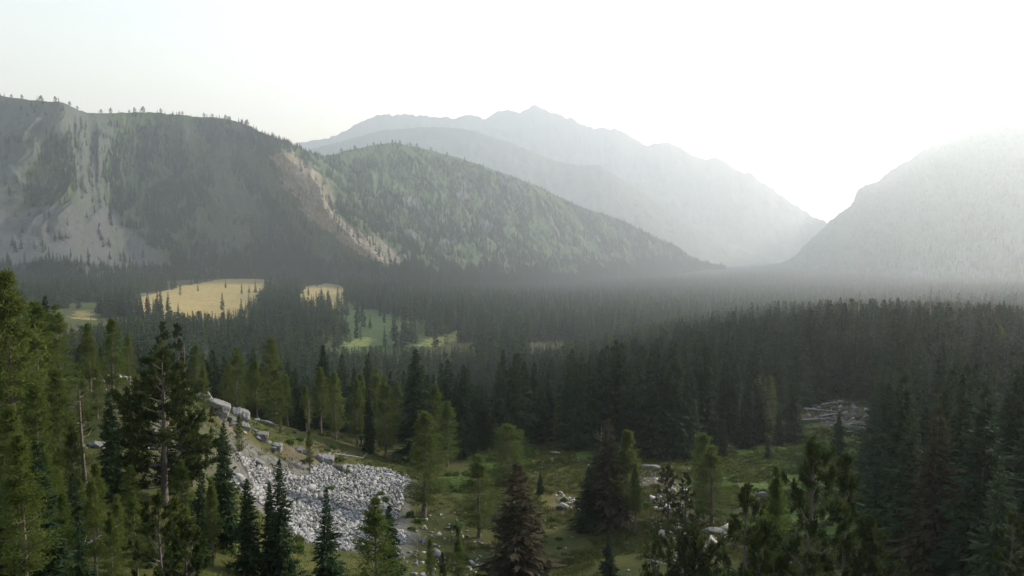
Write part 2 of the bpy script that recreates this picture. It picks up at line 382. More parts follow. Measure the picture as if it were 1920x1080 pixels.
def build_mountain(name, cols, ns, nt_, mat, label, amp=14, gully=26.0, concave=1.35, seed=1, cover=None, rough_crest=3.0, slant=0.0, back=0.4, crest_len=40.0):
    C = catmull([(c[0], c[1], c[2], f[0], f[1], f[2]) for c, f in cols], ns)
    crest, foot = place(C[:, 0], C[:, 1], C[:, 2]), place(C[:, 3], C[:, 4], C[:, 5])
    arc = np.concatenate([[0], np.cumsum(np.hypot(*np.diff((crest + foot)[:, :2] / 2, axis=0).T))])
    t = np.concatenate([[-0.2, -0.13, -0.06], np.linspace(0, 1, nt_) ** 0.92, 1 + np.linspace(0, back, 14)[1:]])
    Tn = t[None, :]; S = arc[:, None]
    xy = foot[:, None, :2] + (crest - foot)[:, None, :2] * Tn[..., None]
    tc = np.clip(Tn, 0, 1); g = 0.45 * tc + 0.55 * tc ** (concave * 1.35)
    dz = (crest - foot)[:, 2][:, None]; z = foot[:, 2][:, None] + dz * g
    z = np.where(Tn < 0, foot[:, 2][:, None] + dz * 0.9 * Tn, z)
    z = np.where(Tn > 1, crest[:, 2][:, None] - np.abs(dz) * 0.8 * (Tn - 1), z)
    length = np.hypot(*(crest - foot)[:, :2].T)[:, None]
    w = np.clip(tc * 5, 0, 1) * np.clip((1.0 - tc) * 7, 0, 1)
    sw = S + slant * length * Tn + 45 * fbm(S / 160, Tn * length / 160, seed + 3, 3)
    gl = ridged(sw / 95, Tn * length / 420, seed, 4)
    fine = ridged(sw / 31 + 0.3 * gl, Tn * length / 110, seed + 60, 4)
    disp = w * (gully * gl * np.clip(tc * 1.4, 0.15, 1) * 0.5 + 0.20 * gully * fine * np.clip(tc * 2, 0.1, 1) + amp * fbm(S / 120, Tn * length / 120, seed + 9, 6))
    crest_n = rough_crest * (fbm(S / crest_len, Tn * 2, seed + 21, 5) + 0.4 * ridged(S / crest_len * 2.3, Tn, seed + 22, 3)) * np.exp(-((Tn - 1) / 0.06) ** 2)
    n = (foot - crest)[:, None, :2]; n = n / np.linalg.norm(n, axis=2, keepdims=True)
    xy = xy + n * (disp * 0.7)[..., None]; z = z + disp * 0.7 + crest_n
    P = np.concatenate([xy, z[..., None]], -1); nt2 = len(t)
    i = np.arange(ns - 1)[:, None] * nt2 + np.arange(nt2 - 1)[None]
    quads = np.stack([i, i + nt2, i + nt2 + 1, i + 1], -1).reshape(-1, 4)
    U, V = to_px(P[..., 0], P[..., 1], P[..., 2])
    cov = np.zeros((ns, nt2, 3), np.float32)
    nz = fbm(S / 60 + 0 * Tn, Tn * length / 60, seed + 40, 4)
    if cover: cover(cov, U + 10 * nz, V + 6 * nz, gl, nz, Tn + 0 * S)
    me = mesh_np(name, P.reshape(-1, 3), quads, mat, True); point_color(me, 'cover', cov.reshape(-1, 3))
    o = link(name, me); tag(o, label, 'mountain', kind='structure')
    r = Mountain(); r.P, r.t, r.cov, r.U, r.V, r.gl, r.nz = P, t, cov, U, V, gl, nz
    return r
def pin(U, V, poly): return inside(U, V, np.array(poly, float))

SCREE = [(-400,400),(-20,380),(40,395),(110,385),(215,395),(250,440),(330,500),(330,520),(-400,520)]
SCAR = [(512,286),(550,284),(604,322),(618,370),(632,402),(656,424),(704,448),(752,482),(746,498),(698,488),(650,458),(614,430),(578,400),(538,352)]
def cover_left(cov, U, V, gl, nz, T):
    scree = pin(U, V, SCREE)
    cov[..., 0] = np.where(scree, 0.8 + 0.4 * nz, 0)
    cliff = (U < 215 + 40 * nz) & (V < 400) & (gl > 0.05)
    cov[..., 0] = np.maximum(cov[..., 0], np.where(cliff, 0.55, 0))
    cov[..., 0] = np.maximum(cov[..., 0], np.where(pin(U, V, [(0,180),(60,190),(130,195),(175,215),(150,240),(120,260),(60,240),(0,235)]), 0.6, 0))
    ribs = (U < 470) & (V > 235) & (gl > 0.42 + 0.4 * nz)
    cov[..., 0] = np.maximum(cov[..., 0], np.where(ribs, 0.35, 0))
    spots = (nz > 0.32) & (U > 760) & (V > 330) & (V < 490)
    cov[..., 0] = np.maximum(cov[..., 0], np.where(spots, 0.95, 0))
    cov[..., 1] = np.where(pin(U + 16 * nz, V, SCAR), np.clip(0.75 + 0.6 * nz, 0.2, 0.95), 0)
    cov[..., 2] = np.where(pin(U, V, [(390,300),(500,320),(480,420),(500,510),(420,512),(370,440)]) & (nz > -0.2), 0.55, 0)
    cov[..., 2] = np.maximum(cov[..., 2], np.where(pin(U, V, [(560,300),(700,380),(830,450),(1000,520),(900,520),(760,440)]) & (nz > -0.1), 0.7, 0))

L_COLS = [((-420,120,1650),(-450,500,1080)),((-200,150,1650),(-230,499,1120)),((0,180,1660),(-60,498,1150)),((62,189,1620),(60,498,1130)),((118,193,1570),(130,500,1150)),((165,212,1680),(230,507,1280)),
 ((258,211,1730),(330,505,1360)),((350,216,1750),(440,505,1420)),((440,226,1720),(590,506,1360)),((490,247,1640),(735,512,1130)),
 ((545,270,1680),(775,520,1150)),((606,292,1840),(850,529,1230)),((680,276,1900),(905,531,1280)),((742,268,1910),(950,531,1320)),((850,293,1880),(1020,528,1420)),
 ((930,320,1860),(1070,525,1500)),((1000,346,1870),(1120,519,1600)),((1080,384,1890),(1180,512,1700)),((1150,408,1930),(1230,508,1800)),((1230,444,1980),(1270,505,1900)),((1310,489,2050),(1320,504,2000)),((1350,503,2100),(1360,505,2080))]
MT_LEFT = build_mountain('left_mountain', further(L_COLS, 1.5, 1.5, 1.3), 820, 210, M_SLOPE, 'long wooded ridge with scree, cliffs and a bare tan scar', 18, 62, 1.2, 11, cover_left, 4, -0.25)

R_COLS = [((1430,503,3100),(1425,507,3000)),((1480,489,3000),(1490,511,2700)),((1512,457,2950),(1520,513,2450)),((1560,412,2900),(1570,516,2200)),((1598,383,2880),(1630,519,2000)),
 ((1606,362,2860),(1650,521,1900)),((1614,350,2850),(1670,522,1850)),((1642,340,2840),(1700,524,1750)),((1700,302,2840),(1780,528,1600)),((1780,254,2840),(1860,534,1450)),((1850,228,2820),(1920,538,1350)),
 ((1925,190,2800),(1990,542,1300)),((2060,135,2750),(2150,548,1250)),((2300,80,2700),(2380,552,1200)),((2700,60,2700),(2800,556,1150))]
def cover_right(cov, U, V, gl, nz, T):
    cov[..., 0] = np.where((gl > 0.25) & (T > 0.25), 0.35, 0)
    cov[..., 0] = np.maximum(cov[..., 0], np.where(pin(U, V, [(1640,520),(1760,470),(1920,440),(1940,520),(1760,540)]) & (nz > 0.1), 0.8, 0))
MT_RIGHT = build_mountain('right_mountain', further(R_COLS, 2.05, 1.95), 420, 150, M_SLOPE, 'steep hazy mountain side falling into the valley mouth', 16, 60, 1.1, 23, cover_right, 16, 0.2, crest_len=70.0)

M_COLS = [((440,330,3000),(430,500,2300)),((540,292,2980),(540,500,2300)),((640,264,2960),(640,500,2250)),((720,245,2950),(720,500,2250)),((800,238,2950),(800,500,2250)),((880,244,2900),(900,500,2250)),((960,270,2850),(1000,500,2250)),
 ((1040,300,2800),(1080,500,2250)),((1085,310,2760),(1130,500,2250)),((1120,309,2740),(1170,500,2250)),((1145,323,2730),(1200,500,2250)),((1200,356,2720),(1250,499,2300)),((1260,400,2750),(1310,498,2400)),((1330,440,2800),(1370,497,2550)),((1400,472,2900),(1420,495,2750)),((1480,496,3000),(1480,498,2950))]
build_mountain('middle_ridge', further(M_COLS, 2.4, 2.2), 300, 70, M_FARSLOPE, 'hazy rounded ridge behind the wooded hill', 20, 70, 1.1, 37, None, 10, crest_len=90.0)
F_COLS = [((380,330,5200),(380,495,3400)),((480,290,5200),(480,495,3400)),((560,267,5100),(560,495,3400)),((640,248,5000),(640,495,3400)),((690,226,4950),(700,495,3400)),((728,218,4900),(740,495,3400)),((800,216,4850),(820,495,3400)),((850,220,4800),(870,495,3400)),
 ((880,211,4800),(900,495,3400)),((918,219,4780),(940,495,3400)),((935,212,4780),(960,495,3400)),((975,213,4760),(1000,495,3400)),((1000,205,4750),(1020,495,3400)),((1025,211,4740),(1050,495,3400)),((1060,224,4700),(1090,495,3400)),
 ((1105,234,4650),(1140,495,3400)),((1150,240,4600),(1190,494,3400)),((1205,268,4550),(1240,493,3400)),((1236,267,4520),(1270,493,3400)),((1262,275,4500),(1300,492,3400)),((1320,300,4450),(1350,491,3450)),((1362,304,4400),(1395,490,3500)),
 ((1400,326,4350),(1430,489,3550)),((1450,356,4300),(1470,488,3650)),((1500,388,4250),(1515,486,3800)),((1545,412,4200),(1555,484,3900)),((1620,450,4200),(1625,482,4000)),((1700,478,4200),(1700,482,4100))]
build_mountain('far_ridge', further(F_COLS, 1.9, 1.9), 420, 80, M_FARSLOPE, 'pale jagged mountain crest farthest down the valley', 40, 130, 1.1, 53, None, 50, crest_len=170.0)

# ------------------------------------------------------------------ plant meshes
def rhombs(base, d, L, Wd, roll, rng, mid=0.45):
    """diamond shaped sprays: base M x 3, unit direction M x 3, length, width, roll"""
    d = d / (np.linalg.norm(d, axis=1, keepdims=True) + 1e-9)
    up = np.tile([0, 0, 1.0], (len(d), 1)); s = np.cross(d, up); s /= (np.linalg.norm(s, axis=1, keepdims=True) + 1e-6)
    n = np.cross(s, d); c, si = np.cos(roll)[:, None], np.sin(roll)[:, None]
    side = s * c + n * si
    L, Wd = np.asarray(L)[:, None], np.asarray(Wd)[:, None]
    v = np.stack([base, base + d * L * mid + side * Wd / 2, base + d * L, base + d * L * mid - side * Wd / 2], 1).reshape(-1, 3)
    return v
def quads_for(v): return np.arange(len(v)).reshape(-1, 4)
def tube(path, rad, sides=6, off=0):
    path = np.asarray(path, float); rad = np.asarray(rad, float); n = len(path)
    tn = np.gradient(path, axis=0); tn /= np.linalg.norm(tn, axis=1, keepdims=True) + 1e-9
    ref = np.where(np.abs(tn[:, 2:3]) > 0.9, np.array([[1.0, 0, 0]]), np.array([[0, 0, 1.0]]))
    a = np.cross(tn, ref); a /= np.linalg.norm(a, axis=1, keepdims=True) + 1e-9; b = np.cross(tn, a)
    th = np.arange(sides) / sides * 2 * np.pi
    v = (path[:, None] + rad[:, None, None] * (a[:, None] * np.cos(th)[None, :, None] + b[:, None] * np.sin(th)[None, :, None])).reshape(-1, 3)
    i = np.arange(n - 1)[:, None] * sides + np.arange(sides)[None]; j = np.arange(n - 1)[:, None] * sides + (np.arange(sides) + 1)[None] % sides
    return v, np.stack([i, j, j + sides, i + sides], -1).reshape(-1, 4) + off
class Tubes:
    def __init__(s): s.v, s.f, s.n = [], [], 0
    def add(s, path, rad, sides=5):
        v, f = tube(path, rad, sides, s.n); s.v.append(v); s.f.append(f); s.n += len(v)
    def join(s, t):
        for v, f in zip(t.v, t.f): s.v.append(v); s.f.append(f + s.n)
        s.n += t.n
    def mesh(s, name, mat): return mesh_np(name, np.concatenate(s.v), np.concatenate(s.f), mat, True)

def trunk_path(H, rng, n=9, bend=0.02):
    z = np.linspace(-0.5, H, n); w = rng.normal(0, bend * H, (2, 2))
    q = np.clip(z / H, 0, 1)
    return np.stack([w[0, 0] * np.sin(q * 2.2) * q + w[0, 1] * q * (1 - q), w[1, 0] * np.sin(q * 2.5) * q + w[1, 1] * q * (1 - q), z], 1)
def on_path(path, z):
    return np.stack([np.interp(z, path[:, 2], path[:, k]) for k in range(3)], 1)

def spruce(seed, H=16, R=2.0, lev=52, per=7, K=5, mat=None, bare=0.04, power=0.85, twig=0.55, wide=0.30, ragged=0.25):
    rng = np.random.default_rng(seed); mat = mat or M_SPRUCE
    path = trunk_path(H, rng, 9, 0.006)
    q = np.linspace(bare, 0.985, lev) ** 0.92
    Z = np.repeat(q, per) * H; n = len(Z)
    Z = np.clip(Z + rng.normal(0, H / lev * 0.5, n), 0.02 * H, H * 0.99)
    ph = rng.uniform(0, 2 * np.pi, n)
    lump = 1 + 0.28 * np.sin(ph * 2 + rng.uniform(0, 6)) * np.sin(Z / H * 19 + rng.uniform(0, 6)) 
    Lb = (R * (1 - Z / H) ** power * rng.uniform(1 - ragged * 1.6, 1 + ragged, n) * lump + 0.16)
    Lb *= np.where(rng.random(n) < 0.06, 1.3, 1)
    Lb *= np.interp(Z / H, [0, 0.05, 0.16, 1], [0.55, 0.75, 1, 1])
    el = np.interp(Z / H, [0, 0.5, 0.85, 1], [-0.42, -0.28, 0.0, 0.45]) + rng.normal(0, 0.12, n)
    ax = np.stack([np.cos(ph), np.sin(ph), np.zeros(n)], 1)
    root = on_path(path, Z)
    def at(f):      # f: n x K along each branch, tips turn up a little
        rr = Lb[:, None] * f
        return root[:, None] + ax[:, None] * (rr * np.cos(el)[:, None])[..., None] + np.array([0, 0, 1.0]) * (rr * np.sin(el)[:, None] + 0.16 * rr * f * f)[..., None]
    out = []
    f = np.tile(np.linspace(0.25, 0.92, K), (n, 1)) + rng.normal(0, 0.05, (n, K)); f = np.clip(f, 0.05, 1)
    P = at(f)
    for sgn in (-1, 1):
        a = ph[:, None] + sgn * (rng.uniform(0.55, 1.25, (n, K)) * (1.15 - 0.5 * f))
        d = np.stack([np.cos(a), np.sin(a), np.tan(el)[:, None] * 0.8 + rng.normal(-0.18, 0.22, (n, K))], -1)
        L = twig * (0.16 + 1.0 * Lb[:, None] / R) * (1.15 - 0.45 * f) * rng.uniform(0.7, 1.3, (n, K))
        out.append(rhombs(P.reshape(-1, 3), d.reshape(-1, 3), L.ravel(), (L * wide * 1.35).ravel(), rng.normal(0, 0.7, n * K), rng))
    f2 = np.tile(np.linspace(0.12, 0.74, max(2, K // 2)), (n, 1)); P2 = at(f2); k2 = f2.shape[1]
    d = np.stack([np.cos(ph)[:, None] * np.ones((1, k2)), np.sin(ph)[:, None] * np.ones((1, k2)), np.tan(el)[:, None] + 0.25 * f2 + rng.normal(0, 0.1, (n, k2))], -1)
    L = Lb[:, None] * (1.0 - f2) * 0.0 + Lb[:, None] * (1.25 / k2) * rng.uniform(0.8, 1.1, (n, k2))
    out.append(rhombs(P2.reshape(-1, 3), d.reshape(-1, 3), L.ravel(), np.minimum(L * 0.34, 0.5).ravel(), rng.normal(0, 0.6, n * k2), rng))
    kk = 4; tip = np.tile(on_path(path, np.array([H * 0.955]))[0], (kk, 1)); td = rng.normal(0, 0.05, (kk, 3)) + np.array([0, 0, 1.0])
    out.append(rhombs(tip, td, np.full(kk, H * 0.065), np.full(kk, 0.014 * H), np.arange(kk) * 0.8, rng, 0.3))
    v = np.concatenate(out)
    crown = mesh_np('spruce_crown', v, quads_for(v), mat)
    tb = Tubes(); tb.add(path, np.interp(path[:, 2], [-0.5, 0.6, H], [0.03 * H ** 0.75 + 0.06, 0.018 * H ** 0.75 + 0.04, 0.02]), 7)
    return dict(crown=crown, trunk=tb.mesh('spruce_trunk', M_BARK), H=H)

def larch(seed, H=14, R=2.1, nb=120, K=26, bare=0.14, size=0.34, mat=None, shape='cone'):
    rng = np.random.default_rng(seed); mat = mat or M_LARCH
    path = trunk_path(H, rng, 10, 0.012)
    qz = bare + (0.985 - bare) * rng.random(nb) ** 0.95; qz.sort(); Z = qz * H
    ph = np.arange(nb) * 2.4 + rng.normal(0, 0.5, nb)
    prof = np.interp(qz, [0, bare, bare + 0.15, 0.5, 0.8, 1], [0.3, 0.55, 1.0, 0.85, 0.48, 0.06]) if shape == 'cone' else np.interp(qz, [0, 0.1, 0.35, 0.65, 0.88, 1], [0.6, 0.9, 1.0, 0.92, 0.6, 0.1])
    Lb = R * prof * rng.uniform(0.55, 1.15, nb)
    el = np.interp(qz, [0, 0.4, 1], [-0.12, 0.08, 0.75]) + rng.normal(0, 0.16, nb)
    root = on_path(path, Z); ax = np.stack([np.cos(ph) * np.cos(el), np.sin(ph) * np.cos(el), np.sin(el)], 1)
    f = rng.uniform(0.12, 1.0, (nb, K)) ** 0.8
    rr = Lb[:, None] * f
    P = root[:, None] + ax[:, None] * rr[..., None]
    P[..., 2] += 0.10 * rr * f - 0.03 * rr
    sp = 0.20 * (0.35 + Lb[:, None] / R)[..., None]
    P = P + rng.normal(0, 1, (nb, K, 3)) * sp * np.array([1, 1, 0.55])
    d = ax[:, None] * 0.9 + rng.normal(0, 0.6, (nb, K, 3)); d[..., 2] += 0.15
    L = size * rng.uniform(0.6, 1.4, nb * K)
    v = rhombs(P.reshape(-1, 3), d.reshape(-1, 3), L, L * (0.21 if K > 30 else 0.34), rng.uniform(0, 3.14, nb * K), rng)
    crown = mesh_np('larch_crown', v, quads_for(v), mat)
    tb = Tubes(); tb.add(path, np.interp(path[:, 2], [-0.5, 0.5, H], [0.30, 0.21, 0.02]) * (H / 14), 7)
    lb = Tubes()
    for k in range(0, nb, 2):
        m = root[k] + ax[k] * Lb[k] * 0.5 - np.array([0, 0, 0.04 * Lb[k]])
        lb.add([root[k], m, root[k] + ax[k] * Lb[k] * 0.95 + np.array([0, 0, 0.08 * Lb[k]])], [0.045, 0.028, 0.008], 4)
    for k in range(9):      # dead stubs on the bare lower stem
        z = rng.uniform(0.05, bare + 0.12) * H; a = rng.uniform(0, 6.28); b = on_path(path, np.array([z]))[0]; l = rng.uniform(0.4, 1.5)
        lb.add([b, b + np.array([math.cos(a), math.sin(a), rng.uniform(-0.3, 0.3)]) * l], [0.03, 0.008], 4)
    tb.join(lb); return dict(crown=crown, trunk=tb.mesh('larch_trunk', M_LBARK), H=H)

def pine(seed, H=9, R=2.4, nl=15, shoots=9, blades=26, lo=0.15, mat=None, sl=0.5, blade=0.17, stems=1, lift=0.7):
    rng = np.random.default_rng(seed); mat = mat or M_PINE
    tb, lb = Tubes(), Tubes(); B, Dr, Ln = [], [], []
    for st in range(stems):
        hh = H * (1 if st == 0 else rng.uniform(0.72, 0.9)); lean = np.array([0, 0]) if st == 0 else rng.normal(0, 0.16, 2) * H
        path = trunk_path(hh, rng, 9, 0.02); q = np.clip(path[:, 2:3] / hh, 0, 1); path[:, :2] += q ** 1.3 * lean
        tb.add(path, np.interp(path[:, 2], [-0.5, 0.5, hh], [0.34, 0.24, 0.03]) * (H / 9) * (1 if st == 0 else 0.7), 7)
        qs = np.concatenate([np.linspace(lo, 0.93, nl), [0.97, 0.985]]) + np.concatenate([rng.normal(0, 0.02, nl), [0, 0]])
        for k, qz in enumerate(qs):
            top = k >= nl
            a = k * 2.4 + rng.normal(0, 0.5); b = on_path(path, np.array([qz * hh]))[0]
            l = R * np.interp(qz, [0, 0.2, 0.5, 0.8, 1], [0.7, 0.95, 1.0, 0.6, 0.3]) * rng.uniform(0.65, 1.15)
            e0 = np.interp(qz, [0, 0.5, 1], [-0.05, 0.3, 0.9]) * lift / 0.7 + rng.normal(0, 0.12)
            if top: e0, l = 1.35, 0.07 * hh
            d0 = np.array([math.cos(a) * math.cos(e0), math.sin(a) * math.cos(e0), math.sin(e0)])
            s = np.linspace(0, 1, 5)[:, None]
            lp = b + d0 * l * s + np.array([0, 0, 0.32 * l * lift]) * s ** 2.2
            lb.add(lp, np.linspace(0.075, 0.018, 5) * (0.5 + 0.5 * l / R), 5)
            ns_ = max(3, int(shoots * (0.4 + 0.6 * l / R)))
            for f in np.concatenate([rng.uniform(0.35, 1.0, ns_ - 1), [1.0]]):
                o = np.array([np.interp(f, s[:, 0], lp[:, c]) for c in range(3)])
                dd = d0 * 0.8 + rng.normal(0, 0.55, 3) + np.array([0, 0, 0.55 * lift]); dd /= np.linalg.norm(dd)
                if f < 1:
                    o2 = o + dd * rng.uniform(0.15, 0.55) * (0.4 + 0.6 * l / R); lb.add([o, o2], [0.022, 0.012], 4); o = o2
                B.append(o); Dr.append(dd); Ln.append(sl * rng.uniform(0.7, 1.25))
    B, Dr, Ln = np.array(B), np.array(Dr), np.array(Ln); m = len(B)
    f = rng.uniform(0.0, 1.0, (m, blades))
    base = B[:, None] + Dr[:, None] * (Ln[:, None] * f)[..., None]
    rd = rng.normal(0, 1, (m, blades, 3)); rd /= np.linalg.norm(rd, axis=2, keepdims=True)
    d = Dr[:, None] * rng.uniform(0.35, 1.0, (m, blades, 1)) + rd
    L = blade * rng.uniform(0.75, 1.3, m * blades) * 1.35
    v = rhombs(base.reshape(-1, 3), d.reshape(-1, 3), L, L * 0.25, rng.uniform(0, 3.14, m * blades), rng)
    return dict(crown=mesh_np('pine_crown', v, quads_for(v), mat), trunk=(tb.join(lb), tb.mesh('pine_trunk', M_BARK))[1], H=H)

def snag(seed, H=9):
    rng = np.random.default_rng(seed); tb, limbs = Tubes(), []
    path = trunk_path(H, rng, 11, 0.03)
    tb.add(path, np.interp(path[:, 2], [-0.5, 0.4, H * 0.8, H], [0.27, 0.18, 0.10, 0.03]), 7)
    for k in range(24):
        lb = Tubes(); z = H * rng.uniform(0.12, 0.97); b = on_path(path, np.array([z]))[0]; a = rng.uniform(0, 6.28); l = rng.uniform(0.4, 1.9) * (1.15 - z / H * 0.6)
        d = np.array([math.cos(a), math.sin(a), rng.uniform(-0.2, 0.5)])
        m = b + d * l * 0.5 + np.array([0, 0, -0.05 * l]); e = b + d * l + np.array([0, 0, 0.2 * l]) + rng.normal(0, 0.1, 3)
        lb.add([b, m, e], [0.05, 0.03, 0.008], 4)
        for q in range(2):
            e2 = m + (rng.normal(0, 0.4, 3) + d * 0.4) * l * 0.6; lb.add([m, e2], [0.02, 0.006], 3)
        limbs.append(lb.mesh('branch', M_DEAD))
    return dict(trunk=tb.mesh('snag_trunk', M_DEAD), limbs=limbs, H=H)

NEAR_SPRUCE = [spruce(100 + k, 16, r, 60, 9, 5, bare=b, power=p, twig=0.72, wide=0.36) for k, (r, b, p) in enumerate([(2.5,0.02,0.85),(2.1,0.03,0.8),(2.9,0.02,0.95),(1.7,0.04,0.75),(2.4,0.06,0.9)])]
RUSTY_SPRUCE = [spruce(140 + k, 15, 2.6, 58, 9, 5, M_RUSTY, 0.02, 0.85, 0.72, 0.36) for k in range(2)]
MID_SPRUCE = [spruce(200 + k, 18, r, 38, 8, 3, bare=0.04, power=p, twig=1.1, wide=0.40) for k, (r, p) in enumerate([(2.7,0.85),(2.3,0.8),(3.1,0.95),(1.9,0.75)])]
FAR_SPRUCE = [spruce(300 + k, 18, r, 26, 7, 1, bare=0.04, power=p, twig=1.6, wide=0.40, ragged=0.32) for k, (r, p) in enumerate([(2.3,0.95),(1.8,0.85),(2.7,1.05)])]
NEAR_LARCH = [larch(400 + k, 14, r, 175, 60, b, 0.32) for k, (r, b) in enumerate([(2.2,0.14),(1.9,0.2),(2.5,0.12),(2.0,0.28)])]
ROUND_LARCH = [larch(440 + k, 10, 2.6, 175, 60, 0.06, 0.32, None, 'round') for k in range(2)]
MID_LARCH = [larch(450 + k, 15, r, 70, 13, b, 0.75) for k, (r, b) in enumerate([(2.3,0.14),(2.0,0.2),(2.6,0.1)])]
PINES = [pine(500, 9, 2.0, 18, 13, 62, 0.1, blade=0.2), pine(501, 9, 2.3, 20, 12, 62, 0.06, lift=0.95, blade=0.2), pine(502, 9, 1.8, 17, 11, 62, 0.08, lift=1.0, blade=0.2), pine(503, 6, 1.8, 13, 11, 56, 0.05, stems=2, blade=0.19)]
BIG_PINE = pine(510, 11, 3.7, 30, 22, 52, 0.12, stems=2, lift=0.5, sl=0.45, blade=0.2)
SHRUB_PINE = pine(511, 2.6, 2.2, 12, 10, 52, 0.02, stems=3, lift=0.9)
SNAGS = [snag(600, 9), snag(601, 9)]

# ------------------------------------------------------------------ planting single trees
PARTS = ('crown', 'trunk')
def plant(kind, proto, x, y, h, label, group, rz=None, wide=1.0, lean=None, zoff=0.0):
    s = h / proto['H']
    e = link(kind, None, loc=(x, y, float(ground_z(x, y)) + zoff)); e.empty_display_size = 0.5
    e.scale = (s * wide, s * wide, s)
    e.rotation_euler = ((lean or (0, 0))[0], (lean or (0, 0))[1], RNG.uniform(0, 6.28) if rz is None else rz)
    for p in PARTS:
        if p in proto: link(p, proto[p], e)
    for m in proto.get('limbs', ()): link('branch', m, e)
    tag(e, label, {'spruce_tree': 'spruce', 'larch_tree': 'larch', 'pine_tree': 'pine', 'dead_tree': 'dead tree', 'pine_shrub': 'shrub'}[kind], group)
    return e
def hero(kind, proto, u, vtop, D, label, group, wide=1.0, lean=None, rz=None):
    p = place(u, vtop, D); h = float(p[2]) - float(ground_z(p[0], p[1]))
    HERO_XY.append((p[0], p[1]))
    return plant(kind, proto, p[0], p[1], max(h, 0.8), label, group, rz, wide, lean)
HERO_XY = []
SP, LA, PI_, DE = 'spruce_tree', 'larch_tree', 'pine_tree', 'dead_tree'
NS, RS, NL, RL, PN = NEAR_SPRUCE, RUSTY_SPRUCE, NEAR_LARCH, ROUND_LARCH, PINES
GS, GL_, GP = 'spruces standing singly on the near slope and meadow', 'larches on the rocky spur and near meadow', 'whitebark pines on the near slope'
